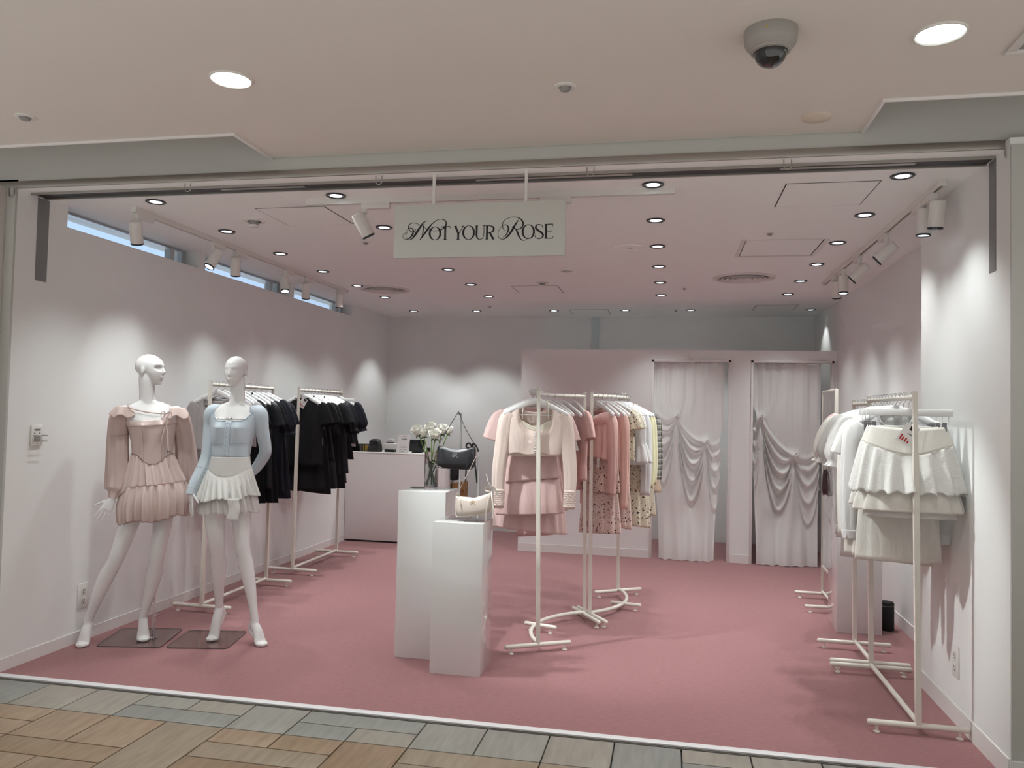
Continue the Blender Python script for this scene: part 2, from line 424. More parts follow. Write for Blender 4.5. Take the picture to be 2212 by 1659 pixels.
# the tan field: a weave of upright slabs and split squares
def field(x, y, kind):
    u, h = U, .1525
    if kind == 'tall': tl(x, x + u, y - 4 * h, y, Tn())
    elif kind == 'sq': tl(x, x + u, y - 2 * h, y, Tn())
    elif kind == 'two':
        tl(x, x + u, y - h, y, Tn()); tl(x, x + u, y - 2 * h, y - h, Tn())
    elif kind == 'wideA':
        tl(x, x + u, y - h, y, Tn()); tl(x + u, x + 2 * u, y - h, y, Tn()); tl(x, x + 2 * u, y - 2 * h, y - h, Tn())
    elif kind == 'wideB':
        tl(x, x + 2 * u, y - h, y, Tn()); tl(x, x + u, y - 2 * h, y - h, Tn()); tl(x + u, x + 2 * u, y - 2 * h, y - h, Tn())
rowY = y0
cell = set()
for j in range(0, 8):
    y = y0 - j * .305
    seq = {-5: 'wideB', -3: 'sq', -2: 'sq', -1: 'tall', 0: 'wideA', 2: 'tall', 3: 'wideB', 5: 'sq', 6: 'tall'} if j == 0 else ({-3: 'wideB', 0: 'wideB', 3: 'sq', 4: 'sq'} if j == 1 else {})
    i = -10
    while i < 20:
        if (i, j) in cell: i += 1; continue
        k = seq.get(i)
        if k is None:
            free2 = (i + 1, j) not in cell and (i + 1) not in seq
            k = random.choice(['sq', 'tall'] + (['wideA', 'wideB'] if free2 else []))
        field(tx(i), y, k)
        if k == 'tall': cell.add((i, j + 1))
        i += 2 if k.startswith('wide') else 1
struct('floor_mall', fl, T_gry + T_tan + [mat('grout_dark', (.045, .042, .042, 1), .8)])
# ------------------------------------------------------------------ camera, world, render look
cam = bpy.data.cameras.new('camera'); co_ = bpy.data.objects.new('camera', cam); COL.objects.link(co_)
cam.sensor_fit = 'HORIZONTAL'; cam.sensor_width = 36; cam.lens = 1704.9 / 2212 * 36; cam.clip_start = .02
yaw, pit, rol = .19803452, .03579372, .02200967
cy_, sy_, cp_, sp_ = math.cos(yaw), math.sin(yaw), math.cos(pit), math.sin(pit)
fw = Vector((-sy_ * cp_, cy_ * cp_, sp_)); rt = Vector((cy_, sy_, 0)); up = rt.cross(fw)
r2 = rt * math.cos(rol) + up * math.sin(rol); u2 = -rt * math.sin(rol) + up * math.cos(rol)
co_.matrix_world = Matrix(((r2.x, u2.x, -fw.x, 0), (r2.y, u2.y, -fw.y, 0), (r2.z, u2.z, -fw.z, 1.5), (0, 0, 0, 1)))
sc.camera = co_
vs = sc.view_settings; vs.view_transform = 'Standard'; vs.look = 'None'; vs.exposure = EXPO; vs.gamma = 1; vs.use_curve_mapping = False
sc.cycles.max_bounces = 8; sc.cycles.diffuse_bounces = 5; sc.cycles.glossy_bounces = 3; sc.cycles.transmission_bounces = 8; sc.cycles.transparent_max_bounces = 12
sc.cycles.caustics_reflective = False; sc.cycles.caustics_refractive = False; sc.cycles.sample_clamp_indirect = 4
sc.cycles.use_denoising = True; sc.cycles.use_adaptive_sampling = True; sc.cycles.adaptive_threshold = .1; sc.cycles.use_light_tree = False; sc.cycles.adaptive_min_samples = 16
wd = bpy.data.worlds.new('world'); sc.world = wd; wd.use_nodes = True
wt = wd.node_tree; bg = wt.nodes['Background']
# the mall around the shop front is a dim warm hall; daylight stands only outside the clerestory (towards -x, +y)
tc = wt.nodes.new('ShaderNodeTexCoord'); sp = wt.nodes.new('ShaderNodeSeparateXYZ'); wt.links.new(tc.outputs['Generated'], sp.inputs[0])
mr = wt.nodes.new('ShaderNodeMapRange'); mr.inputs[1].default_value = -.15; mr.inputs[2].default_value = -.30; wt.links.new(sp.outputs['X'], mr.inputs[0])
my = wt.nodes.new('ShaderNodeMapRange'); my.inputs[1].default_value = .2; my.inputs[2].default_value = .4; wt.links.new(sp.outputs['Y'], my.inputs[0])
mk_ = wt.nodes.new('ShaderNodeMath'); mk_.operation = 'MULTIPLY'; wt.links.new(mr.outputs[0], mk_.inputs[0]); wt.links.new(my.outputs[0], mk_.inputs[1])
sk = wt.nodes.new('ShaderNodeValToRGB'); sk.color_ramp.elements[0].position = .02; sk.color_ramp.elements[0].color = (.80, .98, 1.2, 1)
sk.color_ramp.elements[1].position = .5; sk.color_ramp.elements[1].color = (.5, .75, 1.1, 1); wt.links.new(sp.outputs['Z'], sk.inputs[0])
mixw = wt.nodes.new('ShaderNodeMix'); mixw.data_type = 'RGBA'; wt.links.new(mk_.outputs[0], mixw.inputs[0])
low = wt.nodes.new('ShaderNodeValToRGB'); low.color_ramp.elements[0].position = .35; low.color_ramp.elements[0].color = LOW_FILL
low.color_ramp.elements[1].position = .5; low.color_ramp.elements[1].color = MALLW       # fill glow added below the horizon to brighten the ceilings
h_ = wt.nodes.new('ShaderNodeMath'); h_.operation = 'MULTIPLY_ADD'; h_.inputs[1].default_value = .5; h_.inputs[2].default_value = .5; wt.links.new(sp.outputs['Z'], h_.inputs[0]); wt.links.new(h_.outputs[0], low.inputs[0])
wt.links.new(low.outputs[0], mixw.inputs[6]); wt.links.new(sk.outputs[0], mixw.inputs[7])
wt.links.new(mixw.outputs[2], bg.inputs[0]); bg.inputs[1].default_value = 1.0
# ------------------------------------------------------------------ lights and ceiling fittings
def spot(parent, loc, target, power, cone, blend=.6, size=.03, col=(.955, 1, .985), name='lamp_beam'):
    L = bpy.data.lights.new(name, 'SPOT'); L.energy = power; L.color = col
    L.spot_size = math.radians(cone); L.spot_blend = blend; L.shadow_soft_size = size
    o = bpy.data.objects.new(name, L); COL.objects.link(o); o.parent = parent
    base = parent.location if parent else Vector((0, 0, 0))
    o.location = Vector(loc) - base
    o.rotation_euler = (Vector(target) - Vector(loc)).to_track_quat('-Z', 'Y').to_euler(); return o

M_blackring = mat('black_trim_ring', (.02, .022, .03, 1), .3)
def downlight():
    t = thing('downlight', '', 'ceiling light')
    MB().lathe([(.056, 0), (.057, -.004), (.053, -.007), (.044, -.006), (.041, -.001)], 32).obj('trim_ring', M_blackring, t)
    r = MB().lathe([(.0425, -.0036), (.020, -.0024)], 14).obj('reflector', M_refl, t, 0)
    MB().lathe([(.034, -.0036), (.0001, -.0030)], 24).obj('lens', M_lens, t)
    return t
DLx = (('wall_row', -3.0), ('b', -1.862), ('c', -.103), ('d', 1.10))
DLy = (4.12, 4.885, 5.645, 6.42, 7.195, 7.955)
rows = {-3.0: 'in the row along the left wall', -1.862: 'in the row left of the sign', -.103: 'in the row right of the sign', 1.10: 'in the row beside the right hand track'}
d0 = downlight(); first = True
def put_dl(x, y, label, p=POW_DOWN, cone=104):
    global first
    o = d0 if first else None
    if first: d0.location = (x, y, ZC - .001); d0['label'] = label; d0['group'] = 'black rimmed downlights in the shop ceiling'; first = False
    else: o = dup(d0, (x, y, ZC - .001), 0, label, 'black rimmed downlights in the shop ceiling')
    return o
dls = []
for x in rows:
    for k, y in enumerate(DLy):
        if x == -1.862 and k == 2: continue        # behind the sign
        kk = k - (1 if x == -1.862 and k > 2 else 0)
        dls.append((put_dl(x, y, 'small black rimmed downlight, %s from the front %s' % (ORD(kk), rows[x])), x, y, 1.0))
for k, (x, w) in enumerate(((-3.06, 1.0), (-2.275, 1.0), (-1.345, .4), (-.517, .6), (.215, .9), (1.50, .22))):
    dls.append((put_dl(x, 9.1, 'small black rimmed downlight, %s from the left in the row along the back wall' % ORD(k)), x, 9.1, w))
for o, x, y, w in dls:
    spot(o, (x, y, ZC - .036), (x, y + (.16 if y > 9 else 0), 0), POW_DOWN * w * (.8 if y > 9 else 1), 96 if y > 9 else CONE_DOWN, .5 if y > 9 else 1, .025)
# two wider mall downlights
def mall_light(x, y, label, m, pw=POW_MALL):
    t = thing('mall_downlight', label, 'ceiling light', (x, y, ZM), 0, 'wide downlights in the mall ceiling')
    MB().lathe([(.084, .001), (.083, -.006), (.078, -.007), (.074, -.002)], 40).obj('trim_ring', M_plastic, t)
    MB().lathe([(.0755, -.003), (.055, -.0022), (.0001, -.002)], 32).obj('lens', m, t)
    spot(t, (x, y, ZM - .075), (x, y, 0), pw, 140, 1, .06, (1, .97, .92)); return t
mall_light(-1.737, 2.82, 'white wide mall downlight left of the centre, ahead of the fascia', M_mlens, POW_MALL * 2.2)
mall_light(.873, 2.835, 'wide greenish glowing mall downlight beside the dome camera', M_mlens2)
for x, y in ((-4.3, .4), (-1.7, .2), (.9, .2), (3.4, .6)):
    spot(None, (x, y, ZM - .075), (x, y, 0), POW_MALL, 140, 1, .06, (1, .95, .87), 'mall_lamp')
# track lights
M_track = mat('track_white', (.74, .72, .69, 1), .35)
def track(name, label, x0, x1, y0, y1):
    t = thing(name, label, 'track', ((x0 + x1) / 2, (y0 + y1) / 2, ZC), 0, 'lighting tracks on the shop ceiling')
    hx, hy = (x1 - x0) / 2, (y1 - y0) / 2; w = .017
    a = MB()
    if hy > hx:
        a.box(-w, -.006, -hy, hy, -.03, 0).box(.006, w, -hy, hy, -.03, 0).box(-w - .0008, w + .0008, -hy - .004, -hy + .0, -.0308, 0).box(-w - .0008, w + .0008, hy, hy + .004, -.0308, 0)
        g = MB().box(-.0058, .0058, -hy + .001, hy - .001, -.022, -.001)
    else:
        a.box(-hx, hx, -w, -.006, -.03, 0).box(-hx, hx, .006, w, -.03, 0).box(-hx - .004, -hx, -w - .0008, w + .0008, -.0308, 0).box(hx, hx + .004, -w - .0008, w + .0008, -.0308, 0)
        g = MB().box(-hx + .001, hx - .001, -.0058, .0058, -.022, -.001)
    a.obj('rail', M_track, t); g.obj('slot', M_dark, t); return t
track('light_track', 'white ceiling track with six spotlights along the left wall', -3.237, -3.203, 4.22, 7.45)
track('light_track', 'white ceiling track crossing behind the hanging sign', -2.075, .007, 4.195, 4.229)
track('light_track', 'white ceiling track with six spotlights along the right wall', 1.293, 1.327, 4.22, 7.27)
def spotlight(x, y, tgt, label, power=POW_SPOT, cone=66, along='y', blend=1, head=True):
    zt = ZC - .031
    t = thing('track_spotlight', label, 'spotlight', (x, y, zt), 0, 'white spotlights on the ceiling tracks')
    ad = MB()
    if along == 'y': ad.bbox(-.016, .016, -.016, .15, -.030, .002, .003)
    else: ad.bbox(-.02, .15, -.016, .016, -.03, .002, .003)
    ad.lathe([(.0001, -.052), (.013, -.052), (.015, -.03), (.015, -.02)], 16); ad.obj('adapter', M_track, t)
    piv = np.array((0, 0, -.085))
    MB().tube([(0, 0, -.05), (0, 0, -.085), (0, .0, -.105)], .006, 10).bbox(-.009, .009, -.006, .006, -.112, -.07, .002).obj('arm', M_track, t)
    d = np.array(tgt) - np.array((x, y, zt - .12)); d /= np.linalg.norm(d)
    side = np.cross(d, (0, 0, 1)); n_ = np.linalg.norm(side); side = side / n_ if n_ > .05 else np.array((1, 0, 0))
    c = piv + d * .03 + np.cross(side, d) * -.0
    c = c + (side * .0)
    # can hangs beside the arm
    off = np.cross(d, side); off = off if off[2] < 0 else -off
    c = piv + off * .028
    b0, b1 = c - d * .045, c + d * .095
    MB().tube([b0 + d * .0, b0 + d * .003, b0 + d * .006, b1 - d * .004, b1], [.028, .034, .037, .037, .036], 28).obj('lamp_head', M_track, t)
    MB().tube([b1 - d * .004, b1 + d * .006], [.0375, .0365], 28, caps=False).tube([b1 + d * .006, b1 + d * .005, b1 - d * .004], [.0365, .030, .029], 28, caps=False).obj('rim', M_blackring, t)
    q = b1 + d * .0015; a1 = side; a2 = np.cross(d, side)
    tt = np.linspace(0, 2 * PI, 24, endpoint=False)
    R0 = [q + .0305 * (np.cos(s) * a1 + np.sin(s) * a2) for s in tt]
    MB().add(np.vstack([R0, [q]]), [(k, (k + 1) % 24, 24) for k in range(24)]).obj('lens', M_lens, t)
    L = np.array((x, y, zt)) + b1 + d * .012
    spot(t, L, np.array(tgt, float), power, cone, blend, .02, (.955, 1, .99)); return t
LT = 'on the left wall track'
spotlight(-3.22, 4.253, (-3.50, 4.95, 1.0), 'white spotlight, nearest the front ' + LT, POW_WALL)
spotlight(-3.22, 5.07, (-3.52, 4.35, 1.2), 'white spotlight, second from the front on the left wall track, lens turned to the mall', POW_WALL)
spotlight(-3.22, 5.377, (-3.50, 5.95, 1.0), 'white spotlight, third from the front ' + LT, POW_WALL)
spotlight(-3.22, 6.16, (-2.7, 5.5, .3), 'white spotlight, fourth from the front on the left wall track, bright lens showing')
spotlight(-3.22, 6.55, (-3.50, 7.15, 1.1), 'white spotlight, fifth from the front ' + LT, POW_WALL)
spotlight(-3.22, 7.24, (-3.35, 7.3, 0), 'white spotlight, farthest back ' + LT, POW_WALL)
spotlight(-1.722, 4.212, (-1.0, 4.78, 1.0), 'white spotlight left of the hanging sign on the cross track', POW_SPOT * 2.6, 46, 'x', .8)
spotlight(-.69, 4.212, (1.10, 4.28, 1.05), 'white spotlight on the cross track, mostly hidden behind the hanging sign', POW_SPOT * 3.0, 32, 'x', .8)
RT = 'on the right wall track'
spotlight(1.31, 4.35, (1.18, 4.75, .0), 'white spotlight, nearest the front ' + RT, POW_WALL * .45)
spotlight(1.31, 4.532, (1.22, 4.6, .0), 'white spotlight, second from the front ' + RT, POW_WALL * .45)
spotlight(1.31, 5.25, (-.35, 5.9, 1.0), 'white spotlight, third from the front on the right wall track, turned to the middle racks', POW_SPOT * 1.2)
spotlight(1.31, 5.961, (-.2, 6.5, 1.0), 'white spotlight, fourth from the front ' + RT, POW_SPOT)
spotlight(1.31, 6.497, (1.25, 6.2, 0), 'white spotlight, fifth from the front on the right wall track, lens facing down')
spotlight(1.31, 6.74, (1.5, 7.5, .6), 'white spotlight, farthest back ' + RT, POW_WALL)
# access hatches: a flush panel in a dark joint
def hatch(x0, x1, y0, y1, label, frame=0, cat_='hatch'):
    t = thing('access_hatch', label, cat_, ((x0 + x1) / 2, (y0 + y1) / 2, ZC), 0, 'access hatches in the shop ceiling')
    hx, hy = (x1 - x0) / 2, (y1 - y0) / 2
    if frame: MB().box(-hx - frame, hx + frame, -hy - frame, -hy - .004, -.006, 0).box(-hx - frame, hx + frame, hy + .004, hy + frame, -.006, 0).box(-hx - frame, -hx - .004, -hy, hy, -.006, 0).box(hx + .004, hx + frame, -hy, hy, -.006, 0).obj('frame', M_plastic, t)
    MB().box(-hx - .003, hx + .003, -hy - .003, hy + .003, -.0012, 0).obj('joint', M_dark, t)
    MB().box(-hx + .003, hx - .003, -hy + .003, hy - .003, -.0025, -.0005).obj('panel', M_ceil, t)
hatch(-2.48, -2.035, 4.34, 4.775, 'square flush ceiling hatch left of the hanging sign')
hatch(.568, 1.02, 4.195, 4.65, 'square flush ceiling hatch near the front, beside the right hand track')
hatch(.49, .992, 5.51, 6.05, 'framed ceiling hatch with raised border in front of the right air diffuser', .03)
hatch(-1.496, -1.055, 7.324, 7.77, 'flush ceiling hatch under the smoke detector, deep in the middle of the shop')
hatch(-1.162, -.715, 9.03, 9.45, 'flush ceiling hatch above the pale column strip at the back')
hatch(.89, 1.315, 8.73, 9.16, 'flush ceiling hatch over the right fitting room')
# round air diffusers
M_diff = mat('diffuser_pinkish_white', (.70, .67, .655, 1), .5)
for x, y, r, lb in ((-2.81, 7.44, .25, 'round ringed air diffuser beside the left wall track'), (.606, 7.0, .26, 'round ringed air diffuser in front of the fitting rooms')):
    t = thing('air_diffuser', lb, 'air vent', (x, y, ZC), 0, 'round air diffusers in the shop ceiling')
    MB().lathe([(r, 0), (r * .99, -.008), (r * .86, -.014), (r * .80, -.004), (r * .78, .0)], 56).obj('outer_ring', M_diff, t)
    for q in (.66, .5, .34, .18): MB().lathe([(r * q, -.004), (r * (q + .1), -.020), (r * (q + .105), -.016), (r * (q + .01), -.001)], 48).obj('cone_ring', M_diff, t)
    MB().lathe([(r * .80, -.0015), (.0001, -.0015)], 40).obj('throat', M_grille, t)
# detectors, sprinklers, speakers
def detector(x, y, z, label, r=.065, drop=.03, cat_='smoke detector', name='smoke_detector'):
    t = thing(name, label, cat_, (x, y, z), 0)
    MB().lathe([(r, 0), (r * .98, -.006), (r * .7, -.010), (r * .55, -.010)], 28).obj('base_plate', M_plastic, t)
    MB().lathe([(r * .42, -.008), (r * .42, -drop * .75)], 20).obj('grille', M_grille, t)
    MB().lathe([(r * .44, -drop * .7), (r * .46, -drop * .8), (r * .36, -drop), (.0001, -drop)], 24).obj('cap', M_plastic, t)
def sprinkler(x, y, z, label, r=.032):
    t = thing('sprinkler', label, 'sprinkler', (x, y, z), 0, 'small ceiling sprinklers')
    MB().lathe([(r, 0), (r * .97, -.004), (r * .6, -.006), (r * .5, -.002)], 24).obj('rosette', M_plastic, t)
    MB().lathe([(r * .48, -.001), (r * .46, -.016), (r * .2, -.02), (.0001, -.02)], 20).obj('nozzle', M_grille, t)
detector(-2.646, 4.62, ZC, 'white smoke detector with dark slots in front of the left ceiling hatch', .075, .045)
detector(-.867, 6.54, ZC, 'flat white round detector right of the middle, behind the sign', .062, .02)
detector(-1.166, 7.133, ZC, 'white smoke detector just in front of the deep middle hatch', .062, .04)
sprinkler(-2.163, 5.317, ZC, 'tiny sprinkler rosette below left of the hanging sign')
sprinkler(.619, 5.307, ZC, 'tiny sprinkler in front of the framed ceiling hatch')
sprinkler(.115, 7.53, ZC, 'tiny sprinkler left of the right air diffuser', .026)
sprinkler(-2.022, 8.696, ZC, 'tiny sprinkler above the sales counter', .03)
sprinkler(.05, 9.118, ZC, 'tiny sprinkler at the back right of the pale column strip', .03)
t = thing('ceiling_speaker', 'large flush round speaker cover right of the hanging sign', 'speaker', (-.298, 5.695, ZC))
MB().lathe([(.117, 0), (.116, -.004), (.085, -.005), (.083, -.001)], 40).obj('rim', M_ceil, t); MB().lathe([(.083, -.002), (.03, -.004), (.0001, -.004)], 32).obj('cover', M_ceil, t)
MB().box(-.018, .018, -.003, .003, -.006, -.003).obj('badge', M_grille, t)
sprinkler(-2.916, 3.06, ZM, 'sprinkler in the mall ceiling over the far left corner', .045)
sprinkler(-.429, 3.085, ZM, 'sprinkler in the mall ceiling left of the dome camera', .045)
t = thing('ceiling_cover', 'cream round blank cover on the mall ceiling by the right notch', 'cover plate', (.603, 3.553, ZM))
MB().lathe([(.062, 0), (.062, -.006), (.054, -.012), (.0001, -.013)], 36).obj('disc', mat('cream_plastic', (.66, .59, .49, 1), .45), t)
t = thing('air_grille', 'square white air grille cut off by the top right corner', 'air vent', (1.36, 2.80, ZM))
for k, s in enumerate((.224, .17, .116)):
    g = MB(); w = .03
    for a, b, c, d in ((-s, s, -s, -s + w), (-s, s, s - w, s), (-s, -s + w, -s + w, s - w), (s - w, s, -s + w, s - w)): g.bbox(a, b, c, d, -.012 + .003 * k, -.001, .003)
    g.obj('frame_ring', M_plastic, t)
MB().box(-.2, .2, -.2, .2, -.0015, -.0005).obj('throat', M_grille, t)
# dome camera
t = thing('dome_camera', 'grey security dome camera with tinted dome on the mall ceiling', 'security camera', (.315, 2.735, ZM))
MB().lathe([(.086, 0), (.088, -.004), (.086, -.040), (.080, -.052), (.074, -.056), (.071, -.063), (.066, -.066), (.064, -.074), (.0565, -.076), (.056, -.06)], 48).obj('housing', mat('camera_grey', (.34, .32, .295, 1), .45), t)
MB().lathe([(.0555 * math.cos(a), -.070 - .0555 * math.sin(a)) for a in np.linspace(0, PI / 2 - .001, 12)], 40).obj('tinted_dome', mat('dome_smoke', (.012, .012, .013, 1), .06, coat=1), t)
e = np.array((-.55, -.62, -.56)); e /= np.linalg.norm(e)
sl = MB(); cs = np.array((0, 0, -.070))
a1 = np.cross(e, (0, 0, 1)); a1 /= np.linalg.norm(a1); a2 = np.cross(a1, e)
P = []
for u in np.linspace(-.26, .26, 7):
    row = []
    for v in np.linspace(-.55, .6, 12):
        d = e + a1 * u * (1 if True else 0) + a2 * v; d /= np.linalg.norm(d); row.append(cs + d * .0562)
    P.append(row)
sl.grid(P, flip=True).obj('lens_slot', M_dark, t)
MB().lathe([(.005, 0), (.0001, .0008)], 12, axis=(-.25, -.968, 0), c=(-.0215, -.0838, -.022)).obj('status_dot', mat('yellow_dot', (.45, .36, .03, 1), .5), t)
# u-shaped hooks below the fascia
for k, x in enumerate((-3.644, -2.576, -1.484, -.396, .519, 1.432)):
    t = MB()
    a = np.linspace(PI, 2 * PI, 9)
    t.tube([(-.017, 0, .006)] + [(.017 * math.cos(q), 0, -.028 + .017 * math.sin(q)) for q in a] + [(.017, 0, .006)], .0028, 8)
    o = t.obj('wire_hook', M_steel); o.location = (x, 3.80 if -3.6 < x < 1.4 else 3.750, 2.70 if -3.6 < x < 1.4 else 2.692)
    tag(o, 'u-shaped steel hook under the fascia, %s from the left' % ORD(k), 'hook', 'wire hooks under the fascia')
# ------------------------------------------------------------------ hanging sign
SX0, SX1, SZ0, SZ1, SY = -1.395, -.515, 2.272, 2.545, 3.80
sg = thing('hanging_sign', 'white board sign with black ornate lettering hung over the shop entrance', 'sign', ((SX0 + SX1) / 2, SY, SZ0))
hx = (SX1 - SX0) / 2; hz = SZ1 - SZ0
M_sign = mat('sign_board', (.60, .605, .57, 1), .4)
MB().bbox(-hx, hx, .0, .022, 0, hz, .003).obj('board', M_sign, sg)
for x in (-1.19, -.715): MB().box(x - sg.location.x - .007, x - sg.location.x + .007, .005, .017, hz - .002, ZC - SZ0).obj('hanging_rod', M_track, sg)
def cap2(p):                                    # traced lettering grid -> board coordinates
    u = (p[0] - 45) / 2090; v = (p[1] - (115 - 50 * u)) / 655
    return (-hx + 2 * hx * u, hz * (1 - v))
KX = 2 * hx / 2090
def ribbon(mb, pts, y=-.0009, k=7, f=cap2, kx=KX, bold=1.22):
    P = cat(pts, k); Q = np.array([f(p) for p in P]); w = P[:, 2] * kx / 2 * bold
    T = np.gradient(Q, axis=0); T /= np.maximum(np.linalg.norm(T, axis=1), 1e-9)[:, None]
    Nn = np.stack([-T[:, 1], T[:, 0]], 1)
    a, b = Q + Nn * w[:, None], Q - Nn * w[:, None]
    V = [(x, y, z) for x, z in a] + [(x, y, z) for x, z in b]; n = len(Q)
    mb.add(V, [(i, i + 1, n + i + 1, n + i) for i in range(n - 1)])
def bars(mb, L, f=cap2, kx=KX):
    for x0, y0, x1, y1, w in L: ribbon(mb, [(x0, y0, w), ((x0 + x1) / 2, (y0 + y1) / 2, w), (x1, y1, w)], k=1, f=f, kx=kx)
def oval(mb, cx, cy, rx, ry, wt=20, wn=5, f=cap2, kx=KX):
    ribbon(mb, [(cx + rx * math.cos(a), cy + ry * math.sin(a), wn + (wt - wn) * abs(math.cos(a)) ** 1.6) for a in np.linspace(0, 2 * PI, 25)], k=3, f=f, kx=kx)
SCRIPT_N = [
 [(325, 415, 4), (308, 442, 5), (270, 446, 7), (238, 418, 9), (232, 375, 9), (262, 343, 6), (310, 338, 5), (365, 358, 4), (430, 392, 4), (500, 424, 4), (570, 434, 5), (630, 424, 8), (680, 392, 14), (702, 352, 13), (690, 312, 9), (645, 293, 5), (590, 302, 5), (535, 340, 9), (490, 392, 17), (450, 447, 18), (412, 500, 12), (377, 546, 6)],
 [(456, 318, 4), (420, 330, 8), (390, 368, 16), (350, 430, 22), (310, 492, 20), (275, 532, 10), (240, 546, 5), (212, 532, 4), (197, 490, 4), (205, 440, 4), (238, 405, 5), (272, 402, 8), (292, 432, 15), (282, 478, 17), (250, 522, 11), (210, 538, 5), (175, 532, 4), (160, 502, 4), (175, 470, 4), (222, 459, 4)],
 [(428, 326, 6), (420, 390, 9), (412, 450, 11), (405, 500, 8), (377, 546, 5)]]
SCRIPT_R = [
 [(1422, 438, 4), (1398, 402, 6), (1393, 345, 6), (1425, 298, 5), (1495, 270, 4), (1565, 272, 6), (1618, 302, 13), (1640, 348, 16), (1622, 393, 12), (1575, 416, 6), (1528, 407, 5), (1508, 388, 4), (1522, 384, 4), (1550, 412, 8)],
 [(1582, 302, 5), (1548, 355, 16), (1505, 432, 20), (1455, 500, 16), (1405, 533, 7), (1358, 522, 5), (1338, 478, 5), (1352, 420, 4), (1392, 374, 4), (1432, 361, 6), (1462, 388, 14), (1458, 440, 13), (1428, 494, 7), (1398, 508, 4)],
 [(1550, 412, 8), (1572, 450, 17), (1592, 500, 15), (1622, 540, 8), (1658, 546, 5), (1694, 524, 4), (1700, 482, 4)]]
lt = MB()
for s in SCRIPT_N + SCRIPT_R: ribbon(lt, s)
oval(lt, 565, 466, 66, 80); oval(lt, 981, 456, 66, 84); oval(lt, 1702, 444, 67, 84)
bars(lt, [(640, 385, 750, 381, 8), (692, 383, 692, 540, 19), (672, 541, 714, 540, 6), (642, 382, 640, 402, 5), (750, 378, 752, 402, 5),
          (815, 378, 858, 470, 19), (915, 378, 858, 470, 6), (855, 462, 853, 538, 19), (800, 378, 836, 377, 6), (892, 376, 925, 375, 6), (834, 539, 872, 538, 6),
          (1205, 374, 1205, 534, 19), (1186, 373, 1240, 372, 7), (1187, 535, 1224, 534, 6), (1238, 455, 1284, 532, 19), (1268, 535, 1298, 534, 6),
          (1912, 358, 1912, 522, 19), (1895, 357, 1992, 353, 8), (1990, 352, 1994, 380, 5), (1912, 437, 1972, 436, 7), (1971, 424, 1971, 450, 5), (1895, 523, 1992, 521, 8), (1992, 522, 1995, 494, 5),
          (1062, 374, 1097, 373, 6), (1150, 372, 1184, 371, 6)])
ribbon(lt, [(1205, 374, 7), (1245, 374, 8), (1282, 392, 17), (1282, 432, 17), (1245, 454, 8), (1207, 455, 6)])
ribbon(lt, [(1079, 374, 19), (1079, 440, 19), (1080, 495, 17), (1098, 530, 9), (1125, 537, 6), (1155, 520, 6), (1166, 480, 6), (1167, 430, 6), (1167, 373, 6)])
ribbon(lt, [(1872, 398, 5), (1866, 372, 6), (1835, 358, 6), (1800, 366, 12), (1790, 398, 18), (1818, 428, 19), (1858, 455, 20), (1878, 488, 17), (1860, 518, 9), (1825, 527, 6), (1792, 514, 6), (1783, 484, 5)])
lt.obj('lettering', M_ink, sg, 0)
# ------------------------------------------------------------------ small wall plates
def outlet(x, y, z, sgn, label, w=.048, h=.078):
    t = thing('wall_outlet', label, 'outlet', (x, y, z)); e = .006 * sgn
    a, b = sorted((0, e)); MB().bbox(a, b, -w, w, -h, h, .002).obj('plate', M_plastic, t)
    for q in (.03, -.03):
        a, b = sorted((e, e * 1.35)); MB().bbox(a, b, -.017, .017, q - .02, q + .02, .001).obj('socket', M_plastic, t)
        s = MB(); a, b = sorted((e * 1.2, e * 1.45))
        for yy in (-.008, .006): s.box(a, b, yy, yy + .003, q - .004, q + .012)
        s.box(a, b, -.004, .004, q - .015, q - .009); s.obj('slots', M_dark, t, 0)
outlet(XL, 4.406, .285, 1, 'white double wall outlet on the left wall by the first mannequin')
outlet(XR, 4.352, .305, -1, 'white wall outlet on the right pier behind the white clothes rack')
t = thing('shutter_switch', 'small white shutter switch box with two guard bars, high on the left wall', 'switch', (XL, 3.972, 1.305))
MB().bbox(0, .012, -.042, .042, -.06, .06, .003).obj('box', M_plastic, t)
for q in (.0, -.033):
    MB().tube([(.010, -.03, q), (.05, -.03, q), (.05, .036, q), (.010, .036, q)], .0025, 8).obj('guard_bar', M_steel, t)
MB().bbox(.012, .017, -.022, .022, -.03, 0, .001).obj('rocker', M_grille, t)
mk = MB()
for q, a in ((.036, .024), (.029, .02)): mk.box(.012, .0126, -a, a, q - .0015, q + .0015)
for yy in (-.02, .018): mk.box(.012, .0128, yy - .004, yy + .004, .010, .016)
mk.box(.012, .0128, -.003, .003, -.052, -.046); mk.obj('printed_marks', M_dark, t, 0)
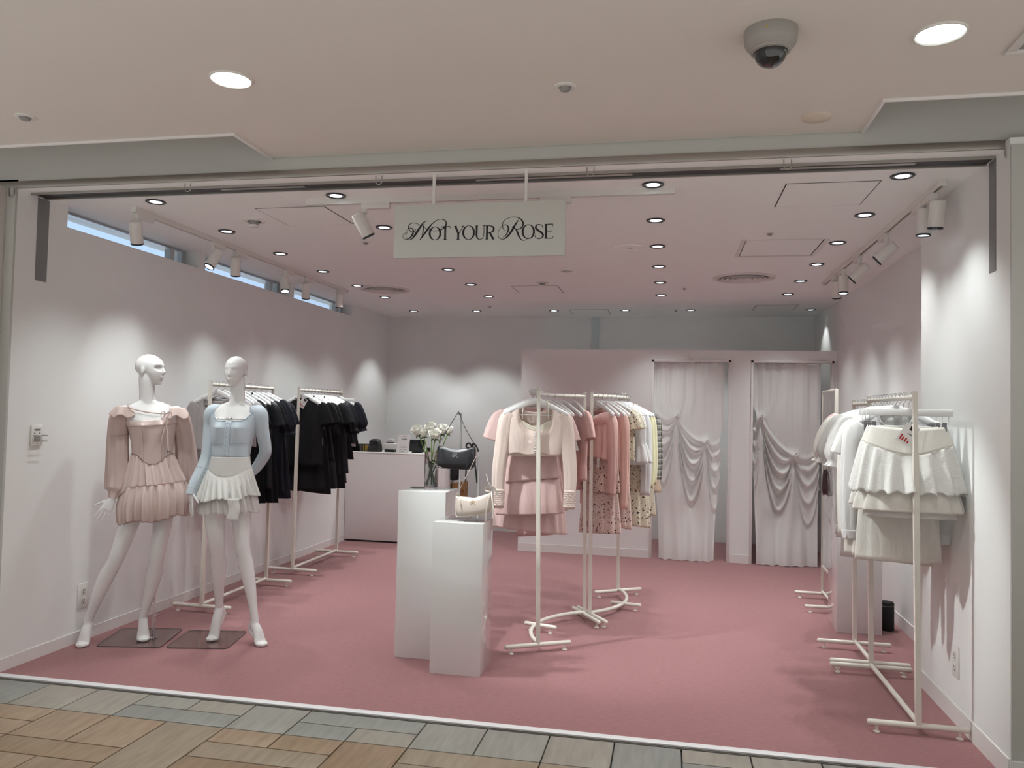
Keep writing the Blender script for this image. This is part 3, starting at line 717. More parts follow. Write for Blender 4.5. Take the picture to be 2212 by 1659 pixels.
# ------------------------------------------------------------------ clothes racks
def rack_parts(t, P, bars, H, lean, arc=None, mid=None, post_w=.024):
    """posts at P (two xy points), base bars as xy segments, straight or bowed rail and floor beam"""
    lean = np.array(lean, float)
    for p in P:
        p = np.array(p, float); m = MB(); zj = .92 + .42
        def col(z0, z1, w):
            q0 = p + lean * (z0 / H); q1 = p + lean * (z1 / H); V = []
            for q, z in ((q0, z0), (q1, z1)):
                for a, b in ((-w, -w), (w, -w), (w, w), (-w, w)): V.append((q[0] + a, q[1] + b, z))
            m.add(V, [(0, 3, 2, 1), (4, 5, 6, 7), (0, 1, 5, 4), (1, 2, 6, 5), (2, 3, 7, 6), (3, 0, 4, 7)])
        col(.05, zj, .0125); col(zj, H - .008, .0100); col(H - .020, H - .017, .0104); col(H - .007, H, .0108)
        m.obj('post', M_rack, t, 30)
    line = np.array([P[0], P[1]], float) if arc is None else np.array(arc, float)
    pts = np.array([(x + lean[0] * .98, y + lean[1] * .98, H - .030) for x, y in line]); MB().tube(pts, .0125, 12).obj('hanging_rail', M_rack, t)
    pts = np.array([(x, y, .058) for x, y in line]); MB().tube(pts, .0135, 12).obj('floor_beam', M_rack, t)
    for a, b in bars:
        a, b = np.array(a, float), np.array(b, float); d = (b - a) / np.linalg.norm(b - a); s = [a, a + d * .004, a + d * .012, b - d * .012, b - d * .004, b]
        o = MB().tube([(q[0], q[1], .046) for q in s], [.006, .012, .0145, .0145, .012, .006], 14).obj('base_bar', M_rack, t)
        for q in (a + d * .045, b - d * .045):
            MB().lathe([(.0001, .0), (.016, .0), (.017, .004), (.008, .010), (.006, .012), (.006, .034)], 16, (q[0], q[1], 0)).obj('levelling_foot', M_rack, o)
    if mid is not None:
        MB().tube([(mid[0], mid[1], .046), (mid[0], mid[1], .06)], .008, 8).obj('bracket', M_rack, t)

def straight_rack(label, x, y0, y1, H, lean, b0=-.235, b1=.235, rz=0):
    yc = (y0 + y1) / 2; h = (y1 - y0) / 2
    t = thing('garment_rack', label, 'clothes rack', (x, yc, 0), rz, 'cream metal clothes racks')
    rack_parts(t, [(0, -h), (0, h)], [((b0, -h), (b1, -h)), ((b0, h), (b1, h))], H, lean); return t
RA = straight_rack('cream clothes rack by the left wall behind the mannequins', -3.311, 5.235, 6.165, 1.685, (.010, 0))
RB = straight_rack('cream clothes rack of black clothes by the left wall, next to the counter', -3.307, 6.632, 7.585, 1.690, (.010, 0))
RR = straight_rack('cream clothes rack holding white clothes at the front right', 1.186, 4.138, 5.042, 1.645, (-.022, 0), -.231, .226)
RS = straight_rack('short cream clothes rack behind the white clothes rack on the right', 1.205, 5.122, 5.548, 1.630, (-.016, 0), -.235, .22)
def bowed(p0, p1, sag, n=25):
    p0, p1 = np.array(p0, float), np.array(p1, float); c = np.linalg.norm(p1 - p0); d = (p1 - p0) / c; nrm = np.array((-d[1], d[0])) * (1 if sag > 0 else -1); s = abs(sag)
    R = (c * c / 4 + s * s) / (2 * s); ctr = (p0 + p1) / 2 + nrm * (s - R)
    a0 = math.asin(c / 2 / R)
    return np.array([ctr + R * (math.sin(a) * d + math.cos(a) * nrm) for a in np.linspace(-a0, a0, n)])
ARC1 = bowed((-.790, 4.952), (-.585, 5.800), .185); ARC2 = bowed((-.548, 5.795), (-.400, 6.645), -.155)
LEAN1, LEAN2 = np.array((-.030, 0)), np.array((-.014, 0))
t = thing('garment_rack', 'cream bow shaped clothes rack with blush pink clothes, nearer of the middle pair', 'clothes rack', (0, 0, 0), 0, 'cream metal clothes racks')
rack_parts(t, [(-.790, 4.952), (-.585, 5.800)], [((-.982, 4.838), (-.596, 5.066)), ((-.966, 5.437), (-.732, 5.367)), ((-.694, 5.962), (-.460, 5.581))], 1.658, LEAN1, ARC1, (-.852, 5.40))
t = thing('garment_rack', 'cream bow shaped clothes rack with floral and yellow clothes, farther of the middle pair', 'clothes rack', (0, 0, 0), 0, 'cream metal clothes racks')
rack_parts(t, [(-.548, 5.795), (-.400, 6.645)], [((-.660, 5.985), (-.410, 5.604)), ((-.582, 6.512), (-.214, 6.760)), ((-.430, 6.205), (-.192, 6.170))], 1.664, LEAN2, ARC2, (-.314, 6.19))
# ------------------------------------------------------------------ white plinths
def plinth(label, x0, x1, y0, y1, h, rz=0):
    t = MB().bbox(-(x1 - x0) / 2, (x1 - x0) / 2, -(y1 - y0) / 2, (y1 - y0) / 2, 0, h, .0025).obj('display_plinth', M_white)
    t.location = ((x0 + x1) / 2, (y0 + y1) / 2, 0); t.rotation_euler = (0, 0, rz); return tag(t, label, 'plinth', 'glossy white plinths')
plinth('taller glossy white plinth with the flower vase on it', -1.622, -1.322, 4.622, 4.912, 1.007, .01)
plinth('lower glossy white plinth in front, with two handbag stands', -1.330, -1.034, 4.394, 4.676, .860, .02)
plinth('glossy white plinth against the right wall behind the clothes racks', 1.174, 1.474, 5.972, 6.276, .865, .01)
# ------------------------------------------------------------------ handbag stands and handbags
def bag_stand(label, x, y, z, h, hook=-.03, w=.125, d=.15):
    t = thing('bag_stand', label, 'bag stand', (x, y, z), .02, 'steel handbag stands')
    MB().bbox(-w / 2, w / 2, -d / 2, d / 2, 0, .006, .002).obj('base_plate', M_chrome, t)
    MB().tube([(0, .0, .004), (0, 0, .05)], .008, 12).tube([(0, 0, .05), (0, 0, h)], .006, 12).obj('pole', M_chrome, t)
    s = 1 if hook > 0 else -1
    MB().tube(cat([(0, 0, h - .004), (0, 0, h + .004), (hook * .5, 0, h + .001), (hook, 0, h - .004), (hook, -.0, h + .012)], 5), .004, 10).ball((hook, 0, h + .013), .006, 10, 8).obj('hook', M_chrome, t); return t
bag_stand('taller steel handbag stand carrying the black handbag', -1.226, 4.585, .860, .622, -.018)
bag_stand('shorter steel handbag stand carrying the cream handbag', -1.096, 4.525, .860, .372, -.016)
bag_stand('steel handbag stand on the plinth by the right wall', 1.235, 6.12, .865, .36, -.02)
def handbag(name, label, loc, w, h, m, ms, strap, bow, sag=.03, tilt=0., sw=.0035, logo=None, rz=0, tails=((-.03, -.20), (.04, -.21))):
    t = thing(name, label, 'handbag', loc, rz, None)
    n = 33; s = np.linspace(-1, 1, n); P = []
    for j, v in enumerate(np.linspace(0, 1, 13)):
        zt = h * (1 - 0) - sag * (1 - np.abs(s) ** 2.2); zb = .016 * np.abs(s) ** 6
        z = zt * (1 - v) + zb * v + tilt * s
        x = s * w / 2 * (1 - .04 * (1 - v)) * np.minimum(1, .95 + .05 * np.sin(v * PI))
        x = np.where(np.abs(s) > .9, np.sign(s) * (w / 2) * (1 - .07 * max(0, (v - .75) / .25) ** 2), x)
        P.append(np.stack([x, z], 1))
    P = np.array(P)
    th = lambda sv, v: .034 * (1 - np.abs(sv) ** 5) ** .5 * (.35 + .65 * np.sin(PI * min(.5, v * .5 + .12)) ** 1) * (1 - .35 * max(0, v - .8) / .2)
    m_ = MB(); rings = []
    for j, v in enumerate(np.linspace(0, 1, 13)):
        y = th(s, v); fr = np.stack([P[j, :, 0], -y, P[j, :, 1]], 1); bk = np.stack([P[j, ::-1, 0], y[::-1], P[j, ::-1, 1]], 1)
        rings.append(np.vstack([fr, bk]))
    m_.loft(rings, caps=True); m_.obj('body', m, t, 60)
    z = h - sag * (1 - np.abs(s) ** 2.2) + tilt * s
    MB().tube(np.stack([s * w / 2 * .93, s * 0 - .004, z + .003], 1), .003, 8).obj('zipper', M_gold if logo == 'gold' else M_chrome, t)
    e = np.linspace(0, 1, 30)
    per = np.array([(-w / 2 * .97, -.012, h * .95 - .96 * tilt)] + [(-w / 2 * .98, -.014, .05 - tilt), (-w / 2 * .90, -.020, .006 - tilt), (-w / 4, -.024, -.001 - tilt / 2), (0, -.025, 0), (w / 4, -.024, -.001 + tilt / 2), (w / 2 * .90, -.020, .006 + tilt), (w / 2 * .98, -.014, .05 + tilt), (w / 2 * .97, -.012, h * .95 + .96 * tilt)])
    MB().tube(cat(per, 6), .0028, 8).obj('piping', ms, t)
    st = MB()
    for a, b in strap: st.tube(cat([a, ((a[0] + b[0]) / 2 + (.004 if a[0] < 0 else -.004), 0, (a[2] + b[2]) / 2), b], 6), sw, 8, flat=(.5, 1.5))
    st.obj('strap', ms, t)
    MB().tube([(-w / 2 * .97, 0, h - .01 - tilt), (-w / 2 * .97, 0, h + .016 - tilt)], .006, 10).tube([(w / 2 * .97, 0, h - .01 + tilt), (w / 2 * .97, 0, h + .016 + tilt)], .006, 10).obj('strap_ring', M_chrome, t)
    MB().tube(cat([(-w / 2 * .82, -.02, h - .006 - tilt), (-w / 2 * .74, -.034, h - .022 - tilt), (-w / 2 * .66, -.036, h - .045 - tilt)], 5), .0045, 8, flat=(1, .5)).obj('zip_pull', ms, t)
    b = np.array(bow); B = MB()
    def rb(pts, r=.008): B.tube(cat(pts, 6), r, 8, flat=(.14, 1), ref=(0, 1, .2))
    rb([b, b + (-.014, -.008, .022), b + (-.030, -.010, .018), b + (-.032, -.010, .002), b + (-.012, -.008, -.006), b], .0055)
    rb([b, b + (.008, -.008, .020), b + (.022, -.01, .014), b + (.034, -.01, -.004), b + (.040, -.008, -.026)], .0065)
    for dx, dz in tails: rb([b, b + (dx * .4, -.022, dz * .25), b + (dx * .8, -.03, dz * .6), b + (dx, -.022, dz)], .0048)
    B.obj('ribbon_bow', ms, t)
    L = MB(); sc_ = .030 / 330
    f = lambda p: ((p[0] - 1520) * sc_, h * .60 - (p[1] - 410) * sc_)
    for q in SCRIPT_R: ribbon(L, [(a, c, max(w_, 12) * 1.5) for a, c, w_ in q], y=-.0355, f=f, kx=sc_)
    L.obj('emblem', M_gold if logo == 'gold' else M_chrome, t, 0); return t
M_bagblk = cloth('nylon_black', (.008, .009, .014, 1), .42, 0, bump=.15, bscale=500, var=.1, gloss=.3, drape=.12)
M_bagcrm = cloth('nylon_cream', lin(214, 202, 192), .45, 0, bump=.12, bscale=500, var=.03, gloss=.2, drape=.15)
M_crmrib = cloth('ribbon_cream', lin(234, 226, 218), .6, .1, bump=.1)
M_burg = cloth('leather_burgundy', (.045, .008, .012, 1), .32, 0, bump=.2, bscale=200, gloss=.35, drape=.2)
handbag('black_handbag', 'black nylon shoulder bag with ribbon bow and silver emblem on the taller stand', (-1.240, 4.552, 1.160), .232, .132, M_bagblk, M_bagblk,
        [((-.108, 0, .145), (-.003, .033, .338)), ((.108, 0, .145), (-.003, .033, .338))], (.095, -.004, .128), .03, 0)
handbag('cream_handbag', 'cream shoulder bag with ribbon bow and dark emblem on the shorter stand', (-1.108, 4.488, .898), .224, .122, M_bagcrm, M_crmrib,
        [((-.105, 0, .116), (-.003, .037, .342)), ((.105, 0, .156), (.060, .036, .235))], (.098, -.004, .146), .034, .016, logo='gold', tails=((-.022, -.185), (.03, -.19)))
handbag('burgundy_handbag', 'dark burgundy leather bag seen end on at the right wall, beside a white puff sleeve', (1.135, 6.13, .945), .20, .2, M_burg, M_burg,
        [((-.095, 0, .21), (.0, -.06, .285)), ((.095, 0, .21), (.0, -.06, .285))], (-.1, -.0, .17), .02, 0, rz=PI / 2 - .35, logo='gold', tails=((-.015, -.2), (.0, -.16)))
# ------------------------------------------------------------------ vase and roses
VX, VY, VZ = -1.488, 4.862, 1.007
t = thing('glass_vase', 'clear glass cylinder vase of white roses on the taller plinth', 'vase', (VX, VY, VZ))
MB().lathe([(.0001, .0), (.0425, .0), (.0445, .003), (.0445, .226), (.0435, .228), (.0415, .226), (.0415, .016), (.039, .012), (.0001, .012)], 48).obj('glass', glass('vase_glass', (.97, .99, .98, 1)), t)
MB().lathe([(.0001, .0125), (.0385, .0125), (.0412, .017), (.0412, .150), (.0001, .150)], 40).obj('water', glass('vase_water', (.95, .985, .96, 1), ior=1.33), t)
M_stem = mat('rose_stem', lin(118, 158, 76), .45, var=.25, vscale=30)
M_petal = cloth('rose_petal', lin(247, 247, 240), .55, .3, bump=.1, bscale=90, var=.02)
M_leaf = mat('rose_leaf', lin(70, 100, 48), .5)
def rose(label, head, base, tip, s=1., open_=1.):
    t = thing('white_rose', label, 'flower', (VX, VY, VZ), 0, 'white roses in the vase')
    head, base = np.array(head), np.array(base); d = np.array(tip, float); d /= np.linalg.norm(d)
    mid = base * .45 + head * .55 + np.array((.002, 0, 0))
    path = cat([base, mid, head - d * .014 * s], 10); MB().tube(path, .0032, 8).obj('stem', M_stem, t)
    M = np.array(Vector((0, 0, 1)).rotation_difference(Vector(d)).to_matrix())
    b = MB(); rs = np.random.RandomState(int(abs(head[0] * 1e4)) % 999)
    for ring, (np_, r0, r1, hgt, tw) in enumerate(((1, .004, .007, .050, 0), (3, .009, .011, .052, .3), (4, .014, .0165, .050, .9), (5, .0185, .0215 * open_, .046, .2))):
        for k in range(np_):
            a0 = 2 * PI * k / np_ + tw + rs.rand() * .3; wd = 2 * PI / np_ * (.72 if np_ > 1 else .5) + .25; P = []
            for v in np.linspace(0, 1, 9):
                row = []
                for u in np.linspace(-1, 1, 11):
                    rr = (.004 + (r0 - .004) * math.sin(min(1, v * 1.5) * PI / 2)) + (r1 - r0) * v ** 2 + .004 * (v ** 4) * (1 if ring == 3 else .3)
                    edge = 1 - .30 * abs(u) ** 3 * v
                    a = a0 + u * wd * (.45 + .55 * math.sin(min(1, v * 1.3) * PI / 2)); rr += .0018 * u
                    row.append((rr * math.cos(a), rr * math.sin(a), hgt * v * edge - .006 * (ring == 3) * v ** 6 - .012))
                P.append(row)
            b.grid(np.array(P) * s)
    b.xf(np.vstack([np.hstack([M, head[:, None] - (M @ np.array((0, 0, .008)))[:, None]]), [0, 0, 0, 1]])); b.obj('bloom', M_petal, t, 180)
    c = MB(); c.lathe([(.0001, -.020), (.007, -.017), (.010, -.008), (.012, .0)], 14)
    for k in range(5):
        a = 2 * PI * k / 5; c.tube([(.008 * math.cos(a), .008 * math.sin(a), -.012), (.014 * math.cos(a), .014 * math.sin(a), -.014), (.019 * math.cos(a), .019 * math.sin(a), -.020)], [.004, .003, .0005], 6)
    c.xf(np.vstack([np.hstack([M * s, head[:, None] - (M @ np.array((0, 0, .004)))[:, None]]), [0, 0, 0, 1]])); c.obj('calyx', M_leaf, t)
    L = path[len(path) // 2]
    if s > .9:
        q = path[int(len(path) * .38)]; l = MB(); l.tube(cat([q, q + np.array((.012, -.006, .012)), q + np.array((.022, -.01, .010))], 4), [.0015, .003, .005, .006, .006, .005, .004, .002, .0005][:9], 8, flat=(1, .15)); l.obj('leaf', M_leaf, t)
ROSES = (('white rose, leftmost bloom in the vase, wide open', (-.090, -.02, .352), (.028, .01, .02), (-.3, -.3, .9), 1.42, 1.12),
         ('white rose bud, second from the left in the vase', (-.050, -.03, .340), (.022, -.012, .02), (-.15, -.2, 1), 1.25, .95),
         ('white rose, tallest bloom in the vase', (-.009, .0, .372), (-.004, .02, .02), (-.1, -.35, 1), 1.42, 1.08),
         ('white rose, lowest and frontmost bloom in the vase', (.030, -.04, .332), (-.018, -.01, .02), (.1, -.35, .95), 1.45, 1.15),
         ('white rose, second from the right in the vase, behind the frontmost', (.062, .01, .362), (-.026, .0, .02), (.3, -.2, 1), 1.40, 1.05),
         ('white rose bud, rightmost and slimmest in the vase', (.110, -.01, .362), (-.030, .012, .02), (.45, -.1, 1), 1.12, .85))
for r in ROSES: rose(*r)
# ------------------------------------------------------------------ sales counter and the things on it
t = thing('sales_counter', 'white sales counter at the back left behind the plinths', 'counter', (-3.0, 8.75, 0))
MB().bbox(-.615, .560, -.26, -.245, .02, 1.000, .002).bbox(.545, .562, -.245, .30, .02, 1.000, .002).bbox(-.615, -.60, -.245, .30, .02, 1.0, .002).obj('body', M_counter, t)
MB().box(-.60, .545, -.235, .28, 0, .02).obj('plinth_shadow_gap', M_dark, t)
MB().bbox(-.615, .565, -.262, .31, .998, 1.010, .002).obj('top', M_counter, t)
t = thing('paper_sign', 'white card sign standing on the counter front edge with black heading', 'sign', (-2.962, 8.54, 1.011))
P = MB(); P.add([(-.077, 0, 0), (.072, 0, 0), (.079, .035, .207), (-.057, .035, .207), (-.077, .002, 0), (.072, .002, 0), (.079, .037, .207), (-.057, .037, .207)], [(0, 1, 2, 3), (7, 6, 5, 4), (0, 4, 5, 1), (1, 5, 6, 2), (2, 6, 7, 3), (3, 7, 4, 0)]); P.obj('card', M_paper, t, 0)
def on_card(u, v): y = .0345 * v - .0006; return (-.077 + .02 * v + (.149 - .013 * v) * u, y, .207 * v)
pm = MB()
def cl(u0, v0, u1, v1, w):
    a, b = np.array(on_card(u0, v0)), np.array(on_card(u1, v1)); d = (b - a) / np.linalg.norm(b - a); nn = np.cross(d, (0, -.98, .17)) * w / 2
    pm.add([a + nn, b + nn, b - nn, a - nn], [(0, 1, 2, 3)])
for u, g in ((.30, 'H'), (.42, 'A'), (.53, 'N'), (.65, 'A')):
    h, v0, w = .065, .735, .0032
    for seg in {'H': ((0, 0, 0, 1), (.75, 0, .75, 1), (0, .5, .75, .5)), 'A': ((0, 0, .4, 1), (.4, 1, .8, 0), (.15, .35, .65, .35)), 'N': ((0, 0, 0, 1), (0, 1, .75, 0), (.75, 0, .75, 1))}[g]:
        cl(u + seg[0] * .1, v0 + seg[1] * h, u + seg[2] * .1, v0 + seg[3] * h, w)
for v, a, b in ((.925, .3, .75), (.895, .36, .68), (.69, .46, .56), (.375, .28, .72), (.325, .16, .84), (.305, .18, .82), (.09, .36, .66), (.07, .34, .64)): cl(a, v, b, v, .0016)
for u in (.27, .38, .62, .73): cl(u, .20, u + .05, .20, .009)
pm.obj('printed_text', M_ink, t, 0)
t = thing('hooded_device', 'rounded black hooded terminal on the counter', 'terminal', (-3.335, 8.66, 1.011))
MB().loft([np.array([(math.copysign(abs(math.cos(a)) ** .6, math.cos(a)) * rx, math.copysign(abs(math.sin(a)) ** .6, math.sin(a)) * ry + yo, z) for a in np.linspace(0, 2 * PI, 28, endpoint=False)]) for rx, ry, yo, z in ((.078, .06, 0, 0), (.08, .062, 0, .02), (.074, .058, .004, .07), (.062, .05, .01, .115), (.052, .042, .014, .138), (.035, .03, .016, .146))]).obj('shell', mat('black_leatherette', (.015, .015, .018, 1), .4, bump=.2, bscale=150), t)
MB().bbox(-.052, .052, -.062, -.045, .09, .128, .004).obj('screen_visor', M_black, t)
t = thing('receipt_printer', 'small white receipt printer with black slot on the counter', 'printer', (-3.165, 8.72, 1.011))
MB().bbox(-.072, .072, -.06, .08, .03, .098, .006).obj('body', M_plastic, t); MB().bbox(-.06, .06, -.05, .07, 0, .03, .003).obj('base', M_black, t)
MB().bbox(-.052, .055, -.03, -.024, .098, .152, .002).obj('paper_notice', M_paper, t)
m = MB().box(-.045, .05, -.0315, -.0305, .106, .114)
for k in range(5): m.box(-.02 + k * .009, -.0145 + k * .009, -.0315, -.0305, .132, .139)
m.obj('printed_text', M_ink, t, 0)
t = thing('payment_tablet', 'black flat screen tilted on the counter, behind the card sign', 'screen', (-2.845, 8.70, 1.011))
MB().bbox(-.09, .095, -.004, .006, .012, .150, .004).obj('screen', M_black, t); MB().bbox(-.05, .06, -.03, .07, 0, .012, .003).obj('base', M_black, t)
MB().bbox(-.012, .012, .006, .05, .005, .09, .003).obj('stand', M_black, t)
t = thing('pen_holder', 'black open desk organiser with a yellow pad at the left end of the counter', 'organiser', (-3.475, 8.66, 1.011))
o = MB()
for x in (-.045, -.012, .02): o.bbox(x - .004, x + .004, -.03, .04, 0, .085, .002)
o.bbox(-.05, .05, -.03, .04, 0, .006, .002).bbox(-.05, .06, .034, .04, .075, .085, .002); o.obj('frame', M_black, t)
MB().bbox(.0, .045, -.02, .02, .006, .075, .002).obj('yellow_pad', mat('pad_yellow', (.42, .28, .04, 1), .7), t)
t = MB().bbox(-.035, .035, -.04, .04, 0, .085, .004).obj('acrylic_box', glass('acrylic', (.92, .95, .95, 1), thin=.8)); t.location = (-3.552, 8.66, 1.011); tag(t, 'clear acrylic box in the corner of the counter by the left wall', 'box')
t = thing('cable_bundle', 'thin dark cables lying along the counter right of the screen', 'cable', (-2.62, 8.74, 1.011))
for k, (r, zz) in enumerate(((.05, .004), (.065, .010))):
    MB().tube(cat([(-.10 + .01 * k, 0, zz), (-.03, -.05 - .01 * k, zz + .004), (.05, -.03, zz + .008), (.09, .03, zz + .004), (.02, .06, zz)], 6), .0032, 8).obj('cable', M_black, t)
t = thing('card_stand', 'small clear stand with a dark card by the counter edge, seen behind the vase', 'card stand', (-2.66, 8.55, 1.011))
MB().bbox(-.03, .03, -.012, .012, 0, .01, .002).obj('foot', M_plastic, t); MB().bbox(-.026, .026, -.002, .002, .01, .07, .001).obj('card', M_black, t)
t = thing('paper_bag', 'brown kraft paper bag on the floor at the right end of the counter', 'bag', (-2.36, 8.80, 0))
B = MB(); n = 10
V = [(-.055, -.08, 0), (.075, -.08, 0), (.075, .08, 0), (-.055, .08, 0), (-.06, -.085, .67), (.085, -.07, .70), (.085, .08, .70), (-.06, .085, .67)]
B.add(V, [(0, 1, 5, 4), (1, 2, 6, 5), (2, 3, 7, 6), (3, 0, 4, 7), (0, 3, 2, 1)]); B.obj('body', mat('kraft', lin(150, 112, 72), .8, bump=.3, bscale=40, var=.08), t, 20)
MB().box(-.062, .086, -.088, .086, .60, .606).obj('fold_band', mat('kraft_dark', lin(122, 90, 58), .8), t)
t = thing('black_coat', 'black garment hung over the right end of the counter, above the paper bag', 'coat', (-2.395, 8.76, .7))
C_ = MB(); C_.loft([np.array([(math.cos(a) * rx + cx, math.sin(a) * ry + .012 * math.sin(5 * a + z * 9), z) for a in np.linspace(0, 2 * PI, 28, endpoint=False)]) for rx, ry, cx, z in ((.045, .08, -.005, .015), (.05, .09, 0, .1), (.054, .09, .004, .2), (.05, .08, .008, .3), (.032, .05, .004, .36))]).obj('folds', mat('black_wool', (.014, .016, .022, 1), .8, bump=.3), t, 180)
# ------------------------------------------------------------------ mirror, bin
t = thing('standing_mirror', 'tall cream framed standing mirror side on by the right wall', 'mirror', (1.27, 6.775, 0))
f = MB(); w = .012
for y in (-.255, .255): f.bbox(-w, w, y - .012, y + .012, .05, 1.738, .003)
f.bbox(-w, w, -.255, .255, 1.714, 1.738, .003).bbox(-w, w, -.255, .255, .26, .284, .003); f.obj('frame', M_rack, t)
MB().box(-.007, -.002, -.245, .245, .28, 1.716).obj('mirror_glass', mat('mirror_silver', (.86, .89, .88, 1), .02, metal=1), t)
MB().box(-.0018, .004, -.245, .245, .28, 1.716).obj('backboard', M_base, t)
for y in (-.25, .25):
    o = MB().tube([(-.222, y, .046), (-.216, y, .046), (.222, y, .046), (.228, y, .046)], [.007, .0135, .0135, .007], 14).obj('base_bar', M_rack, t)
    for x in (-.18, .18): MB().lathe([(.0001, 0), (.016, 0), (.017, .004), (.007, .011), (.006, .034)], 14, (x, y, 0)).obj('levelling_foot', M_rack, o)
MB().tube([(0, -.25, .062), (0, .25, .062)], .012, 12).obj('floor_beam', M_rack, t)
t = thing('floor_speaker', 'short black cylinder speaker on the carpet beside the right plinth', 'speaker', (1.546, 6.15, 0))
MB().lathe([(.0001, 0), (.050, 0), (.052, .006), (.052, .19), (.047, .199), (.0001, .2)], 36).obj('body', mat('speaker_mesh', (.012, .012, .013, 1), .7, bump=.5, bscale=400), t); MB().lathe([(.0525, .172), (.0526, .176)], 36).obj('rim_line', M_grille, t)
# ------------------------------------------------------------------ fitting room curtains
M_curt = cloth('sheer_white', (.92, .915, .90, 1), .9, .26, alpha=.94, bump=.1, bscale=500, var=.01, drape=.25)
def curtain(label, x0, x1, knots, seed, bl, br):
    w = x1 - x0; rs = np.random.RandomState(seed)
    nu, nv = 150, 260; U_ = np.linspace(0, 1, nu)[:, None]; V_ = np.linspace(0, 1, nv)[None, :]
    z = 2.062 - V_ * 2.055 + U_ * 0; s = sst(.30, 1, V_)
    x = x0 + w * (U_ + bl * s * (1 - U_) + br * s * U_)
    x = x + .010 * np.sin(V_ * 13 + seed) * s * (1 - 2 * np.abs(U_ - .5)) 
    for kx, kz in knots:                    # gathering pulls the cloth in towards each knot
        dx, dz = x - kx, z - kz; g = np.exp(-(dx / .16) ** 2 - (dz / .10) ** 2); x = x - dx * g * .62
    f = lambda a, b: np.interp(U_, np.linspace(0, 1, len(a)), a) if False else 0
    ph = np.cumsum(rs.rand(9) * .8)
    y = .012 * np.sin(U_ * 2 * PI * 5.2 + 1.5 * np.sin(U_ * 7 + seed)) * (1 - .85 * sst(.12, .4, V_)) + .0025 * np.sin(U_ * 2 * PI * 15 + 3 * np.sin(U_ * 5)) * (1 - .7 * sst(.1, .4, V_))
    for i, (kx, kz) in enumerate(knots):
        dx, dz = x - kx, z - kz; r = np.sqrt(dx ** 2 + dz ** 2) + 1e-4; th = np.arctan2(dx, -dz)      # 0 = straight down
        below = sst(.10, -.06, dz)
        y += -.046 * np.cos(th * 15 + i) * np.exp(-r / 1.5) * sst(.0, .12, r) * below * np.exp(-(th / .42) ** 2)   # cone of folds fanning down
        y += -.050 * np.exp(-(r / .05) ** 2)
        y += -.040 * np.exp(-(th / .15) ** 2) * below * sst(.02, .2, r)
        for side in (-1, 1):                                                     # swags slung from the knot to its neighbour or the edge
            tgt = (x0 - .03 if side < 0 else x1 + .03); zt = kz + .10
            for ox, oz in knots:
                if (ox - kx) * side > .05: tgt, zt = ox, oz
            span = abs(tgt - kx); q = np.clip((x - kx) * side / span, 0, 1)
            line = kz + (zt - kz) * q
            inside = sst(-.02, .05, (x - kx) * side) * sst(span + .02, span - .05, (x - kx) * side)
            for n_, (dep, amp) in enumerate(((.08, .020), (.19, .026), (.33, .028), (.50, .026), (.70, .020))):
                c = line - 4 * dep * q * (1 - q) - .012 * n_
                d = z - c; y += -amp * inside * np.exp(-(d / .030) ** 2) + amp * .7 * inside * np.exp(-((d + .055) / .034) ** 2)
    y += -.07 * sst(.75, 1, V_) + .02 * np.sin(U_ * 2 * PI * 4 + seed) * sst(.6, 1, V_)
    y = 8.545 + np.maximum(y, -.145) * .95
    zz = z.copy(); zz = np.where(V_ > .985, zz - 0, zz)
    P = np.stack([x + 0 * y, y, zz + .004 * np.sin(U_ * 40) * (V_ > .99)], 2)
    t = thing('curtain', label, 'curtain', (0, 0, 0), 0, 'white fitting room curtains')
    MB().grid(P).obj('sheer_cloth', M_curt, t, 180)
    for kx, kz in knots:
        k = MB()
        for a in (-.5, .1, .8): k.tube(cat([(kx, 8.475, kz), (kx + .03 * math.cos(a), 8.465, kz + .02 * math.sin(a) + .006), (kx + .045 * math.cos(a), 8.478, kz + .03 * math.sin(a))], 5), [.006, .009, .010, .011, .012, .011, .010, .009, .008, .006, .003], 8, flat=(1, .5))
        k.ball((kx, 8.472, kz), (.014, .012, .012), 12, 8); k.obj('gathered_knot', M_curt, t)
    MB().tube([(x0 - .005, 8.545, 2.058), (x1 + .005, 8.545, 2.058)], .006, 10).obj('curtain_rod', M_chrome, t)
curtain('sheer white curtain with gathered knots in the left fitting room opening', D[0][0] + .01, D[0][1] - .05, [(.068, 1.495), (.372, 1.235)], 2, .10, -.12)
curtain('sheer white curtain with gathered knots in the right fitting room opening', D[1][0] + .005, D[1][1] - .10, [(.920, 1.507), (1.255, 1.124)], 5, .06, -.05)
t = thing('fitting_mirror', 'mirror on the fitting room back wall behind the right curtain', 'mirror', (1.55, YB - .012, 1.2)); MB().bbox(-.10, .10, -.006, .006, -.9, .9, .003).obj('mirror_glass', mat('mirror_silver2', (.8, .84, .82, 1), .03, metal=1), t); MB().bbox(-.11, .11, .004, .010, -.91, .91, .002).obj('backing', M_base, t)
